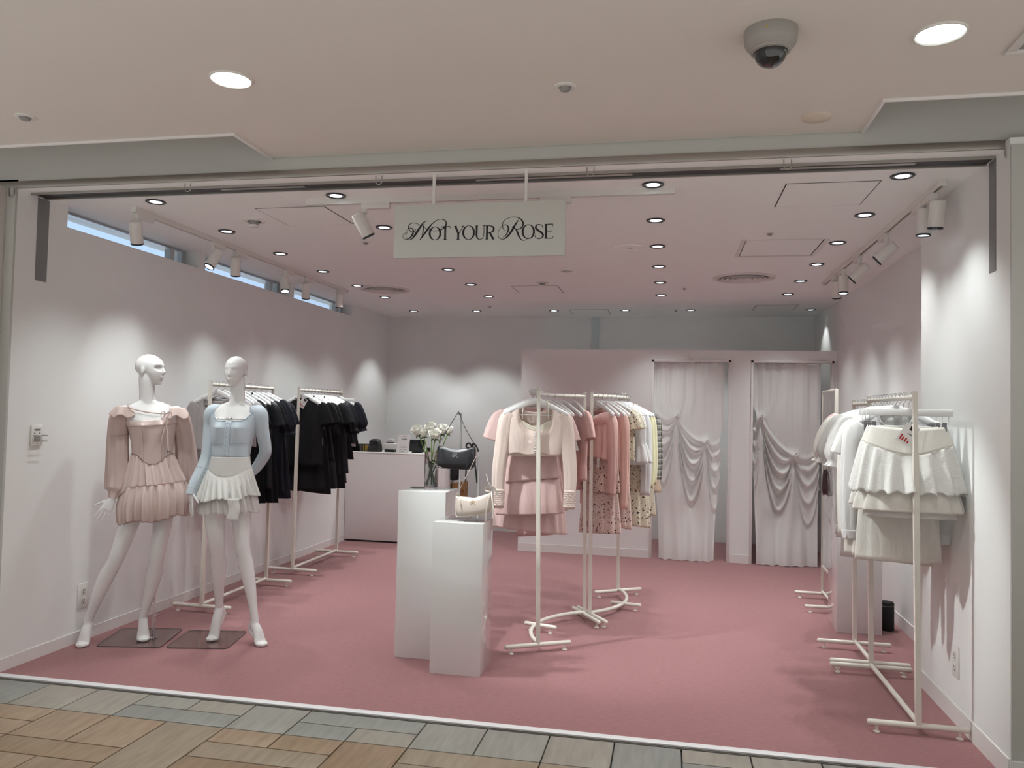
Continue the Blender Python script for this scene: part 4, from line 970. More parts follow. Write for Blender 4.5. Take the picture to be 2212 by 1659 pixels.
# ------------------------------------------------------------------ mannequins (local frame: x = viewer's right, -y = towards the viewer)
NT_ = 40
def ring_xy(c, a, bf, bb, z, yaw=0, n=NT_, e=2.3, bust=0):
    t = np.linspace(0, 2 * PI, n, endpoint=False); ct, st = np.cos(t), np.sin(t)
    x = a * np.sign(ct) * np.abs(ct) ** (2 / e); y = np.where(st > 0, bb, bf) * np.sign(st) * np.abs(st) ** (2 / e)
    if bust:
        for s in (-1, 1): y = y - bust * np.exp(-((x - s * .058) / .036) ** 2) * (st < 0)
    cy, sy = math.cos(yaw), math.sin(yaw)
    return np.stack([c[0] + x * cy - y * sy, c[1] + x * sy + y * cy, np.full(n, z)], 1)
class Torso:
    """rows: z, centre x, centre y, half width, front depth, back depth, bust"""
    def __init__(s, rows, yaw): s.r = np.array(rows, float); s.yaw = yaw
    def at(s, z): return [np.interp(z, s.r[:, 0], s.r[:, k]) for k in range(1, 7)]
    def ring(s, z, off=0., n=NT_):
        cx, cy, a, bf, bb, bu = s.at(z); return ring_xy((cx, cy), a + off, bf + off, bb + off, z, s.yaw, n, bust=bu)
    def pt(s, z, th, off=0.):
        """surface point at height z and angle th (0 = +x, -pi/2 = front)"""
        cx, cy, a, bf, bb, bu = s.at(z); e = 2.3; ct, st = np.cos(th), np.sin(th)
        x = (a + off) * np.sign(ct) * np.abs(ct) ** (2 / e); y = np.where(st > 0, bb + off, bf + off) * np.sign(st) * np.abs(st) ** (2 / e)
        for q in (-1, 1): y = y - bu * np.exp(-((x - q * .058) / .036) ** 2) * (st < 0)
        c, d = math.cos(s.yaw), math.sin(s.yaw)
        return np.stack(np.broadcast_arrays(cx + x * c - y * d, cy + x * d + y * c, z + 0 * x), -1)
    def shell(s, zb, zt, off, n=96, m=40, wave=None, th0=0, th1=2 * PI, top_first=True):
        """cloth wrapped on the torso between two height curves zb(th), zt(th)"""
        closed = abs(th1 - th0 - 2 * PI) < 1e-6
        th = np.linspace(th0, th1, n, endpoint=not closed); v = np.linspace(0, 1, m); P = []
        for q in v:
            z = zt(th) * (1 - q) + zb(th) * q; o = off(th, q) if callable(off) else off
            P.append(s.pt(z, th, o))
        return np.array(P), closed
def limb(mb, rows, n=18, k=7, caps=True):
    """rows: x, y, z, half width, half depth"""
    R = cat(rows, k); mb.tube(R[:, :3], R[:, 3:5], n, caps, ref=(1, 0, .001)); return R
def finger(mb, base, d0, bend, L, r, n=10):
    """three bones from a knuckle, bending towards 'bend'"""
    d0 = np.array(d0, float) / np.linalg.norm(d0); bend = np.array(bend, float); p = np.array(base, float); P = [p - d0 * .015, p]; R = [r * 1.05, r * 1.06]
    d = d0
    for i, f in enumerate((.45, .32, .23)):
        d = d + bend * (.55 if i else .25); d /= np.linalg.norm(d); p = p + d * L * f; P.append(p.copy()); R.append(r * (.98, .86, .62)[i])
    C = cat(np.hstack([np.array(P), np.array(R)[:, None]]), 4); mb.tube(C[:, :3], C[:, 3], n)
def hand(mb, wrist, d, palm_n, L=.165, thumb_side=1, spread=.10, curl=.25):
    """palm, four unequal fingers and a side thumb; d = direction to the fingertips, palm_n = palm normal (fingers curl towards it)"""
    w = np.array(wrist, float); d = np.array(d, float); d /= np.linalg.norm(d); pn = np.array(palm_n, float); pn -= pn.dot(d) * d; pn /= np.linalg.norm(pn); s = np.cross(d, pn) * thumb_side
    pl = L * .46
    rows = [(0, .021, .016), (.25, .026, .014), (.6, .035, .0125), (.9, .036, .0115), (1.02, .031, .010)]
    P = np.array([w + d * pl * f for f, _, _ in rows]); r = np.array([[a, b] for _, a, b in rows]); mb.tube(P, r, 16, ref=s)
    for o, ln, rr in ((.027, .50, .0073), (.0095, .56, .0076), (-.009, .52, .0073), (-.026, .42, .0064)):
        base = w + d * pl * (.98 - abs(o) * 1.2) + s * o; finger(mb, base, d + s * o * spread * 40, pn * curl, L * ln, rr)
    base = w + d * pl * .30 + s * .024; finger(mb, base, d * .75 + s * .75 + pn * .35, (d * .5 + pn * .2) * .4, L * .46, .0085)
def foot(mb, ankle, toe, rr=.030):
    """high-heeled foot from the ankle down to the toe on the floor"""
    a, t = np.array(ankle, float), np.array(toe, float); h = t - a; f = np.array((h[0], h[1], 0)); f /= np.linalg.norm(f)
    heel = a - f * .030 + np.array((0, 0, -.050)); ball = t - f * .050 + np.array((0, 0, .020)); tip = t + np.array((0, 0, .012))
    inst = a * .5 + ball * .5 + np.array((0, 0, .006)); side = np.cross(f, (0, 0, 1))
    C = cat(np.array([(*(a + np.array((0, 0, .075))), rr * .50, rr * .50), (*(a + np.array((0, 0, .03))), rr * .80, rr * .82), (*(a + np.array((0, 0, -.012))), rr * .93, rr * 1.05), (*inst, .031, .030), (*ball, .040, .021), (*(ball * .45 + tip * .55), .036, .0165), (*tip, .017, .010)]), 6)
    mb.tube(C[:, :3], C[:, 3:5], 18, ref=side)
    C = cat(np.array([(*(a + np.array((0, 0, .05)) - f * .004), .012, .012), (*(a + np.array((0, 0, .02)) - f * .010), .020, .020), (*(a - f * .022 - np.array((0, 0, .018))), .025, .025), (*heel, .024, .022), (*(heel * .5 + ball * .5 - np.array((0, 0, .006))), .024, .012), (*ball, .034, .012)]), 5)
    mb.tube(C[:, :3], C[:, 3:5], 14, ref=side)
def head_parts(mb, c, yaw, tilt, s=1.):
    """skull, face and ears merged later; returns the head matrix (face towards local -y)"""
    H = MB()
    H.ball((0, .012, .024), (.068, .091, .0765), 32, 24)
    R = np.array([(.080, .000, .030, .050, .04), (.060, -.002, .050, .072, .06), (.035, -.003, .0615, .0815, .07), (.010, -.007, .0625, .0805, .06), (-.015, -.011, .0585, .0770, .052), (-.040, -.017, .0505, .0690, .044), (-.062, -.024, .0415, .0580, .036), (-.082, -.031, .031, .0455, .028), (-.095, -.037, .019, .032, .018)])
    H.loft([ring_xy((0, y), a, bf, bb, z, 0, 36, 2.1) for z, y, a, bf, bb in R])
    H.tube(cat(np.array([(0, -.080, .024, .0065, .007), (0, -.089, .002, .0080, .009), (0, -.0985, -.015, .0100, .0085), (0, -.084, -.023, .010, .006)]), 5)[:, :3], cat(np.array([(.0065, .007), (.0085, .009), (.0105, .0085), (.010, .006)]), 5), 12, ref=(1, 0, 0))
    H.ball((0, -.0830, -.0440), (.0205, .0085, .0052), 16, 8); H.ball((0, -.0815, -.0540), (.0170, .0085, .0060), 16, 8)
    H.ball((0, -.071, -.086), (.016, .010, .010), 14, 8)
    for q in (-1, 1): H.ball((q * .066, .016, -.006), (.007, .015, .028), 12, 10)
    M = Matrix.Translation(Vector(c)) @ Matrix.Rotation(yaw, 4, 'Z') @ Matrix.Rotation(tilt, 4, 'X') @ Matrix.Scale(s, 4)
    H.xf(M); mb.v += H.v; 
    for f in H.f: mb.f.append(tuple(i + mb.n for i in f)); mb.m.append(0)
    mb.n += H.n
    return M
def fuse(mb, name, m, parent, headM, sockets, voxel=.0042):
    """one continuous skin over all the body lofts, then eye hollows pressed into the face"""
    me = mb.mesh('tmp', m, 0); o = bpy.data.objects.new('tmp', me); COL.objects.link(o)
    r = o.modifiers.new('r', 'REMESH'); r.mode = 'VOXEL'; r.voxel_size = voxel
    k = o.modifiers.new('s', 'SMOOTH'); k.factor = .5; k.iterations = 8
    bpy.context.view_layer.update(); dg = bpy.context.evaluated_depsgraph_get()
    me2 = bpy.data.meshes.new_from_object(o.evaluated_get(dg)); bpy.data.objects.remove(o)
    V = np.zeros(len(me2.vertices) * 3); me2.vertices.foreach_get('co', V); V = V.reshape(-1, 3)
    Mi = np.array(headM.inverted()); Q = V @ Mi[:3, :3].T + Mi[:3, 3]
    push = np.zeros(len(Q))
    front = sst(-.02, -.06, Q[:, 1]) * sst(-.12, -.105, Q[:, 2])
    for sx in (-1, 1): push += sockets * np.exp(-((Q[:, 0] - sx * .030) / .0175) ** 2 - ((Q[:, 2] - .012) / .0140) ** 2) * front
    push -= .0025 * np.exp(-((np.abs(Q[:, 0]) - .028) / .022) ** 2 - ((Q[:, 2] - .032) / .006) ** 2) * front
    push += .0022 * np.exp(-(Q[:, 0] / .022) ** 2 - ((Q[:, 2] + .0495) / .0018) ** 2) * front
    dv = np.array(headM.to_3x3()) @ np.array((0, 1, 0)); V = V + push[:, None] * dv
    me2.vertices.foreach_set('co', V.ravel()); me2.name = name; me2.materials.clear(); me2.materials.append(m); me2.shade_smooth(); me2.update()
    b = bpy.data.objects.new(name, me2); COL.objects.link(b); b.parent = parent; return b
M_satin = cloth('satin_blush', lin(230, 211, 205), .30, .10, bump=.1, bscale=400, var=.03, gloss=.35, sheen=.1)
M_chiffon = cloth('chiffon_blush', lin(232, 213, 207), .6, .25, alpha=.93, bump=.15, bscale=400, var=.03, gloss=.1)
M_blue = cloth('jersey_pale_blue', lin(204, 217, 227), .75, .08, bump=.25, bscale=500, var=.03)
M_bluedk = cloth('jersey_blue_seam', lin(150, 176, 194), .8, 0)
M_cotton = cloth('cotton_white', (.86, .86, .84, 1), .8, .22, bump=.5, bscale=140, var=.02)
M_tulle = cloth('tulle_white', (.85, .84, .83, 1), .8, .35, alpha=.55, bump=.1, bscale=600)
M_seam = cloth('satin_seam', lin(188, 152, 143), .5, 0)
M_clearplate = glass('smoked_glass_plate', (.84, .79, .77, 1), thin=1.0)

def skirt(c, rows, waves, seed, n=160, m=18, yaw=0, hem_lift=None, a_exp=2.):
    """ruffled cloth ring: rows = z, centre x, centre y, half width, half depth, wave amplitude"""
    R = cat(np.array(rows, float), max(2, m // (len(rows) - 1))); t = np.linspace(0, 2 * PI, n, endpoint=False); rs = np.random.RandomState(seed)
    ph = rs.rand(6) * 6.28; P = []
    f = np.sin(waves * t + ph[0] + .7 * np.sin(2 * t + ph[1]) + .5 * np.sin(3 * t + ph[3])); g = .5 * np.sin(2.3 * waves * t + ph[2]); f = f + .45 * np.sin(round(waves * .45) * t + ph[4])
    for i, (z, cx, cy, a, b, w) in enumerate(R):
        k = 1 + w * f / max(a, .01) + w * .35 * g / max(a, .01); lift = hem_lift(t) * (i / (len(R) - 1)) if hem_lift else 0
        P.append(np.stack([c[0] + cx + a * np.cos(t) * k, c[1] + cy + b * np.sin(t) * k, c[2] + z + lift + 0 * t], 1))
    return np.array(P)
def add_solid(o, th=.0012):
    md = o.modifiers.new('thickness', 'SOLIDIFY'); md.thickness = th; md.offset = 0; return o
def tie(mb, pts, r=.004, flat=(1, .35)): mb.tube(cat(pts, 6), r, 8, flat=flat, ref=(0, 0, 1) if abs(pts[0][2] - pts[-1][2]) < .06 else (1, 0, 0))

# ---------------- first mannequin: blush tiered dress, head turned to her left
A = thing('mannequin', 'white egg-head mannequin in a blush satin tiered dress, nearer the left wall, face in profile', 'mannequin', (-3.26, 4.50, 0), math.atan2(.6, .8))
TA = Torso([(.83, .010, .02, .135, .085, .10, 0), (.90, .010, .02, .160, .092, .115, 0), (.98, .014, .015, .158, .09, .105, 0), (1.08, .020, .01, .130, .08, .085, 0), (1.18, .024, .005, .113, .078, .075, 0), (1.25, .022, .005, .118, .083, .08, .002),
            (1.32, .018, .005, .130, .085, .088, .022), (1.365, .015, .005, .138, .084, .09, .030), (1.41, .010, .008, .148, .078, .09, .010), (1.45, .005, .012, .160, .068, .085, 0), (1.475, .003, .016, .155, .058, .075, 0), (1.497, 0, .02, .115, .05, .062, 0), (1.52, -.006, .02, .066, .045, .052, 0)], 0)
b = MB(); b.loft([TA.ring(z) for z in np.linspace(.83, 1.52, 36)])
limb(b, [(-.010, .02, 1.47, .075, .052), (-.014, .02, 1.51, .055, .050), (-.018, .018, 1.55, .048, .048), (-.022, .014, 1.60, .046, .047), (-.026, .012, 1.66, .047, .05), (-.026, .012, 1.71, .045, .045)])
for s in (-1, 1): b.ball((s * .150 + .004, .014, 1.452), (.045, .045, .042), 18, 12)
limb(b, [(-.150, .014, 1.45, .042, .042), (-.178, .02, 1.36, .037, .038), (-.192, .03, 1.20, .031, .033), (-.192, .02, 1.10, .030, .031), (-.190, -.01, .98, .024, .024), (-.192, -.03, .905, .019, .020)])
hand(b, (-.192, -.03, .905), (-.46, -.12, -.85), (-.1, .8, -.2), .165, -1, .14, .10)
limb(b, [(.158, .014, 1.45, .042, .042), (.190, .03, 1.36, .037, .038), (.232, .06, 1.20, .031, .033), (.240, .06, 1.10, .030, .031), (.236, .05, .99, .024, .024), (.226, .045, .93, .019, .020)])
hand(b, (.226, .045, .93), (-.25, .10, -.95), (-.9, .2, .1), .165, 1, .10, .25)
limb(b, [(-.058, .02, .90, .085, .09), (-.080, .015, .82, .072, .078), (-.098, .008, .745, .062, .068), (-.128, .0, .64, .053, .058), (-.155, -.004, .55, .047, .050), (-.178, .006, .49, .045, .047), (-.215, .024, .41, .0475, .049), (-.255, .036, .30, .039, .041), (-.287, .050, .20, .028, .030), (-.300, .058, .150, .025, .027)], k=6)
foot(b, (-.304, .058, .128), (-.345, -.035, .0))
limb(b, [(.078, .02, .90, .082, .09), (.090, .015, .82, .070, .078), (.098, .010, .75, .060, .066), (.086, .004, .64, .051, .056), (.072, .0, .52, .045, .049), (.066, .012, .46, .0455, .047), (.060, .024, .41, .048, .050), (.040, .034, .30, .039, .041), (.018, .046, .20, .028, .030), (.008, .052, .150, .025, .027)], k=6)
foot(b, (.006, .054, .132), (.014, -.055, .004))
HM = head_parts(b, (-.006, .012, 1.722), 1.02, .02, .98)
fuse(b, 'body', M_mann, A, HM, .021)
# smoked glass plate and steel rod
def plate(root, P, tz=.006):
    m = MB(); P = [np.array(p, float) for p in P]; c = sum(P) / 4; pts = []
    for i in range(4):
        a, q, n_ = P[i - 1], P[i], P[(i + 1) % 4]; u, v = (a - q) / np.linalg.norm(a - q), (n_ - q) / np.linalg.norm(n_ - q); r = .03
        for t in np.linspace(0, PI / 2, 6): pts.append(q + u * r * (1 - math.sin(t)) + v * r * (1 - math.cos(t)))
    n = len(pts); V = [(*p, .0015) for p in pts] + [(*p, .0075) for p in pts]
    m.add(V, [tuple(range(n))[::-1], tuple(range(n, 2 * n))]); e = MB(); e.add(V, [(i, (i + 1) % n, n + (i + 1) % n, n + i) for i in range(n)])
    o = m.obj('glass_base_plate', M_clearplate, root, 0); e.obj('plate_edge', mat('plate_edge_dark', (.10, .09, .09, 1), .2), o, 0)
    o.matrix_parent_inverse = Matrix.Identity(4); R = (Matrix.Translation(root.location) @ Matrix.Rotation(root.rotation_euler.z, 4, 'Z')).inverted(); o.matrix_basis = R; return o
plate(A, [(-3.445, 4.317), (-3.056, 4.405), (-3.169, 4.805), (-3.559, 4.715)])
m = MB(); m.lathe([(.0001, .007), (.024, .007), (.026, .010), (.012, .014), (.0085, .016), (.0085, .15), (.006, .152), (.006, .34)], 20, (.070, .03, 0)); m.tube([(.070, .03, .338), (.082, .032, .40)], .006, 10)
m.tube([(.070, .03, .152), (.088, .02, .152)], .004, 8).ball((.090, .019, .152), (.007, .004, .007), 10, 8); m.tube([(.070, .03, .118), (.084, .022, .118)], .0035, 8); m.obj('support_rod', M_chrome, A)
# dress
frontA = lambda th: np.exp(-((np.mod(th + PI / 2 + PI, 2 * PI) - PI) / .55) ** 2)
zbA = lambda th: 1.185 - .068 * frontA(th); ztA = lambda th: np.where(np.sin(th) < .2, 1.402 + .012 * np.cos(th), 1.39)
P, c = TA.shell(zbA, ztA, lambda th, q: .006 + .004 * math.exp(-(q / .03) ** 2)); dr = MB().grid(P, cv=c); D_ = add_solid(dr.obj('dress_bodice', M_satin, A, 180))
P, c = TA.shell(lambda th: ztA(th) - .034, lambda th: ztA(th) + .001, .0095, m=8); add_solid(MB().grid(P, cv=c).obj('neckline_band', M_satin, D_, 180))
th = np.linspace(0, 2 * PI, 90); MB().tube(np.array([TA.pt(ztA(q) - .035, q, .0105) for q in th[:-1]] + [TA.pt(ztA(0.) - .035, 0., .0105)]), .0016, 6, caps=False).obj('neckline_seam', M_seam, D_)
MB().tube(np.array([TA.pt(zbA(q), q, .011) for q in th]), .002, 6, caps=False).obj('waist_seam', M_seam, D_)
for q in (-1.95, -1.2): MB().tube(np.array([TA.pt(z, q, .0075) for z in np.linspace(1.14, 1.36, 14)]), .0009, 6).obj('panel_seam', M_seam, D_)
n = 160; t = np.linspace(0, 2 * PI, n, endpoint=False); P = []
rs = np.random.RandomState(4); ph = rs.rand(5) * 6
wv = lambda t, k: np.sin(k * t + ph[0] + .8 * np.sin(2 * t + ph[1])) + .5 * np.sin(round(k * .44) * t + ph[2]) + .35 * np.sin(2 * k * t + ph[3])
for v in np.linspace(0, 1, 22):
    top = TA.pt(zbA(t), t, .009); cx, cy = .045 * v, 0; a, bb = .115 + .080 * v, .085 + .055 * v
    zt = .995 + .018 * np.cos(t); z = zbA(t) * (1 - v) + zt * v; kk = (.003 + .0115 * v) * wv(t, 23)
    q = np.stack([(top[:, 0] * (1 - v) + v * (.045 + .178 * np.cos(t))) + kk * np.cos(t), (top[:, 1] * (1 - v) + v * (.01 + .135 * np.sin(t))) + kk * np.sin(t), z], 1); P.append(q)
add_solid(MB().grid(np.array(P), cv=True).obj('upper_tier', M_satin, A, 180)); last = P[-1]
MB().tube(np.vstack([last, last[:1]]) * np.array((1, 1, 1)) + np.array((0, 0, .001)), .0022, 6, caps=False).obj('tier_seam', M_seam, D_)
P = []
for v in np.linspace(0, 1, 22):
    kk = (.004 + .019 * v ** .8) * wv(t + .3, 26) * (1 - .25 * v) ; a, d = .180 + .018 * math.sin(v * PI) + .016 * v, .137 + .018 * math.sin(v * PI) + .016 * v
    cx = .045 + .004 * v; z = last[:, 2] * (1 - v) + v * (.775 + .024 * np.cos(t) + .010 * np.sin(5 * t))
    q = np.stack([cx + a * np.cos(t) + kk * np.cos(t), .01 + d * np.sin(t) + kk * np.sin(t), z], 1); w = min(1, v * 6); P.append(last * (1 - w) + q * w)
P.append(P[-1] * np.array((.97, .97, 1)) + np.array((.0015, 0, .006))); add_solid(MB().grid(np.array(P), cv=True).obj('lower_tier', M_satin, A, 180))
def sleeve(rows, seed, m, name, parent, n=48, k=9, wr=.0035, fl=.8, ref=(1, 0, 0)):
    R = cat(np.array(rows, float), k); rs = np.random.RandomState(seed); ph = rs.rand(4) * 6; Q = MB(); rings = []
    T = np.gradient(R[:, :3], axis=0); T /= np.linalg.norm(T, axis=1)[:, None]; a = np.array(ref, float); t = np.linspace(0, 2 * PI, n, endpoint=False)
    for i in range(len(R)):
        a = a - a.dot(T[i]) * T[i]; a /= np.linalg.norm(a); b_ = np.cross(T[i], a); s = i / len(R)
        kk = 1 + wr / max(R[i, 3], .02) * (np.sin(7 * t + ph[0] + s * 3) + .6 * np.sin(12 * t + ph[1] - s * 5)) * R[i, 4]
        rings.append(R[i, :3] + (R[i, 3] * kk * np.cos(t))[:, None] * a + (R[i, 3] * fl * kk * np.sin(t))[:, None] * b_)
    Q.loft(rings, caps=False); return add_solid(Q.obj(name, m, parent, 180))
o = sleeve([(-.168, .012, 1.452, .052, .3), (-.178, .016, 1.38, .058, .6), (-.180, .022, 1.27, .061, .8), (-.176, .022, 1.14, .063, 1), (-.172, .01, 1.02, .066, 1.2), (-.176, -.012, .96, .058, 1.6), (-.186, -.024, .932, .031, 1.2), (-.190, -.028, .912, .027, .2)], 1, M_chiffon, 'sleeve', A)
MB().tube(np.array([(-.178 + .0595 * math.cos(q), .016 + .049 * math.sin(q), 1.30 + .006 * math.cos(q)) for q in np.linspace(0, 2 * PI, 30)]), .0012, 6, caps=False).obj('sleeve_seam', M_seam, o)
o = sleeve([(.172, .012, 1.452, .052, .3), (.192, .024, 1.38, .058, .6), (.214, .045, 1.27, .060, .8), (.228, .055, 1.16, .066, 1), (.240, .055, 1.06, .064, 1.2), (.244, .05, 1.00, .056, 1.6), (.236, .048, .96, .032, 1.2), (.230, .046, .940, .027, .2)], 2, M_chiffon, 'sleeve', A)
for s, ctr in ((-1, (-.150, .006, 1.452)), (1, (.158, .006, 1.452))):           # flutter collars hanging over the shoulders
    P = []; tt = np.linspace(-2.7, .55, 44) if s < 0 else np.linspace(-3.7, -.4, 44)
    for v in np.linspace(0, 1, 12):
        rr = .050 + .036 * v; k = .010 * v * np.sin(tt * 5.5 + s)
        P.append(np.stack([ctr[0] + s * .006 * v + (rr + k) * np.cos(tt), ctr[1] + (rr * .95 + k) * np.sin(tt), ctr[2] + .030 - .052 * v ** 1.2 - .012 * v * np.cos(tt * 5.5) - .010 * np.sin(-tt) * v], 1))
    add_solid(MB().grid(np.array(P)).obj('shoulder_ruffle', M_chiffon, A, 180))
m = MB(); tie(m, [(-.118, -.050, 1.474), (-.03, -.070, 1.452), (.05, -.072, 1.443), (.092, -.066, 1.440)]); tie(m, [(.092, -.066, 1.440), (.12, -.055, 1.452), (.142, -.038, 1.448)]); tie(m, [(.118, -.050, 1.420), (.118, -.042, 1.47), (.112, -.02, 1.50)])
tie(m, [(-.12, -.05, 1.474), (-.13, -.02, 1.492), (-.12, .02, 1.500)])
b0 = np.array((.092, -.074, 1.440))
for pts in ([(0, 0, 0), (-.018, -.014, .018), (-.030, -.014, .0), (-.022, -.012, -.026), (0, 0, 0)], [(0, 0, 0), (.020, -.014, .016), (.032, -.014, .002), (.026, -.012, -.024), (0, 0, 0)]): tie(m, [b0 + np.array(p) for p in pts], .0055, (.3, 1))
for dx, dz in ((-.022, -.19), (.022, -.235), (-.008, -.07)):
    q = [b0 + np.array((dx * f + .003 * math.sin(f * 14), -.012 - .020 * math.sin(f * 2.2), dz * f)) for f in np.linspace(0, 1, 7)]; m.tube(cat(q, 5), .0042, 8, flat=(1, .3))
m.obj('tie_bow', M_satin, A)
m = MB(); f = lambda p: (.116 + (p[0] - 1500) * .00006, 1.205 - (p[1] - 410) * .00006)
for q in SCRIPT_R: ribbon(m, [(a, c_, 34) for a, c_, w_ in q], y=-.088, f=f, kx=.00006)
m.obj('embroidered_mark', M_ink, A, 0)
# ---------------- second mannequin: pale blue cardigan and white ruffle skirt
B = thing('mannequin', 'white egg-head mannequin in a pale blue button cardigan and white ruffled mini skirt', 'mannequin', (-2.68, 4.62, 0), PI / 6)
YAWB = -.36
TB = Torso([(.84, -.070, .02, .135, .085, .10, 0), (.92, -.072, .02, .160, .092, .115, 0), (1.00, -.072, .015, .155, .09, .105, 0), (1.08, -.068, .01, .130, .08, .085, 0), (1.17, -.063, .005, .110, .078, .075, 0), (1.25, -.060, .005, .117, .083, .08, .002),
            (1.32, -.056, .005, .130, .085, .088, .025), (1.365, -.053, .005, .137, .084, .09, .036), (1.41, -.049, .008, .146, .078, .09, .012), (1.45, -.045, .012, .156, .068, .085, 0), (1.478, -.043, .016, .150, .058, .075, 0), (1.50, -.040, .02, .115, .05, .062, 0), (1.523, -.037, .02, .066, .045, .052, 0)], YAWB)
b = MB(); b.loft([TB.ring(z) for z in np.linspace(.84, 1.523, 36)])
limb(b, [(-.040, .02, 1.475, .075, .052), (-.038, .02, 1.515, .055, .050), (-.036, .018, 1.55, .047, .047), (-.036, .016, 1.60, .044, .046), (-.040, .020, 1.66, .046, .05), (-.046, .02, 1.71, .044, .044)])
def YR(x, y, cx=-.05): c, s = math.cos(YAWB), math.sin(YAWB); return (cx + x * c - y * s, x * s + y * c)
for s in (-1, 1): xx, yy = YR(s * .150, .014, -.045); b.ball((xx, yy, 1.452), (.045, .045, .042), 18, 12)
xl, yl = YR(-.150, .014, -.045); xr, yr = YR(.150, .014, -.045)
LA = [(xl, yl, 1.45, .042, .042), (-.192, yl + .01, 1.36, .037, .038), (-.205, .05, 1.20, .031, .033), (-.224, .03, 1.12, .030, .031), (-.262, -.01, 1.03, .024, .024), (-.283, -.035, .975, .019, .020)]
RA_ = [(xr, yr, 1.45, .042, .042), (.118, yr + .02, 1.36, .037, .038), (.145, .02, 1.235, .032, .033), (.138, .05, 1.18, .030, .031), (.095, .105, 1.10, .025, .025), (.060, .125, 1.06, .020, .021)]
limb(b, LA); limb(b, RA_)
hand(b, (-.283, -.035, .975), (-.02, -.02, -1), (.9, .3, 0), .170, 1, .10, .12)
hand(b, (.060, .125, 1.06), (-.85, .25, -.4), (0, -1, .2), .160, 1, .08, .3)
limb(b, [(-.128, .02, .90, .085, .09), (-.142, .015, .84, .070, .078), (-.146, .012, .79, .064, .068), (-.138, .006, .70, .055, .058), (-.128, .010, .62, .049, .050), (-.122, .028, .56, .0455, .047), (-.116, .050, .49, .048, .049), (-.112, .080, .37, .038, .040), (-.106, .108, .26, .028, .029), (-.104, .118, .215, .0255, .027)], k=6)
foot(b, (-.104, .122, .195), (-.160, .045, .004))
limb(b, [(-.012, .02, .90, .082, .09), (.004, .012, .84, .068, .076), (.010, .008, .79, .060, .066), (.018, .0, .70, .052, .056), (.026, -.006, .61, .046, .049), (.038, .0, .55, .045, .047), (.052, .004, .485, .047, .049), (.078, -.005, .36, .038, .040), (.100, -.02, .24, .028, .030), (.112, -.03, .160, .025, .027)], k=6)
foot(b, (.115, -.032, .130), (.178, -.135, .0))
HM = head_parts(b, (-.052, .008, 1.722), -.42, .10, .98)
fuse(b, 'body', M_mann, B, HM, .0045)
plate(B, [(-3.026, 4.404), (-2.651, 4.488), (-2.735, 4.868), (-3.110, 4.782)])
TH0 = -PI / 2
fr = lambda th: np.abs(np.mod(th + PI / 2 + PI, 2 * PI) - PI)           # angle away from the centre front
ztB = lambda th: np.where(fr(th) < 1.30, 1.405 + .088 * sst(.42, 1.18, fr(th)), 1.494 + .006 * sst(1.3, 2.2, fr(th)))
zbB = lambda th: 1.172 + .012 * np.cos(fr(th)); 
P, c = TB.shell(zbB, ztB, lambda th, q: .0055 + .0012 * np.sin(9 * th + q * 8) * q, n=120, m=46); K = add_solid(MB().grid(P, cv=c).obj('cardigan_body', M_blue, B, 180))
q = np.linspace(0, 2 * PI, 120); MB().tube(np.array([TB.pt(ztB(a), a, .007) for a in q]), .0028, 6, caps=False).obj('neckline_binding', M_bluedk, K)
MB().tube(np.array([TB.pt(1.262 + .006 * np.cos(a), a, .007) for a in q]), .0012, 6, caps=False).obj('under_bust_seam', M_bluedk, K)
pl = MB(); zz = np.linspace(1.182, 1.404, 20); pl.grid(np.array([[TB.pt(z, TH0 + da, .0092) for da in (-.085, -.03, .03, .085)] for z in zz])); pl.tube(np.array([TB.pt(z, TH0 + .09, .0088) for z in zz]), .0018, 6); add_solid(pl.obj('button_placket', M_blue, K, 180))
for z in np.linspace(1.195, 1.395, 8):
    p = TB.pt(z, TH0 - .02, .0105); MB().ball(p, (.0052, .0035, .0052), 10, 6).obj('button', mat('button_blue', lin(170, 195, 212), .3), K)
o = sleeve([(xl + .060, yl - .004, 1.476, .026, 0), (xl + .034, yl - .002, 1.470, .040, 0)] + [(r[0], r[1], r[2], r[3] + w, a) for r, w, a in zip(LA, (.010, .007, .006, .007, .009, .009), (.1, .2, .5, .9, 1.2, 1.2))] + [(-.288, -.042, .945, .030, .3)], 5, M_blue, 'sleeve', B, wr=.0016, fl=1)
for k_ in range(7):
    f = .62 + k_ * .055; R = cat(np.array(LA), 20); p = R[int(f * (len(R) - 1))]; MB().tube(np.array([(p[0] + (p[3] + .0095) * math.cos(a), p[1] + (p[3] + .0095) * math.sin(a), p[2] + .006 * math.sin(a * 2 + k_)) for a in np.linspace(0, 2 * PI, 20)]), .0028, 6, caps=False).obj('cuff_wrinkle', M_blue, o)
sleeve([(xr - .060, yr - .004, 1.476, .026, 0), (xr - .034, yr - .002, 1.470, .040, 0)] + [(r[0], r[1], r[2], r[3] + w, a) for r, w, a in zip(RA_, (.010, .007, .006, .007, .007, .007), (.1, .2, .5, .9, 1.0, 1.0))], 6, M_blue, 'sleeve', B, wr=.0012, fl=1)
ztC = lambda th: 1.424 + .004 * np.cos(20 * th); P, c = TB.shell(lambda th: 1.37 + 0 * th, ztC, .0035, n=60, m=8, th0=-PI / 2 - .85, th1=-PI / 2 + .85); CM = add_solid(MB().grid(P).obj('lace_camisole', M_cotton, B, 180))
m = MB()
for a in (-.80, .80): m.tube(cat([TB.pt(1.42, TH0 + a, .004), TB.pt(1.465, TH0 + a * 1.02, .004), TB.pt(1.497, TH0 + a * 1.15, .003), TB.pt(1.505, TH0 + a * 2.2, .003)], 6), .0016, 6)
p = TB.pt(1.418, TH0, .009)
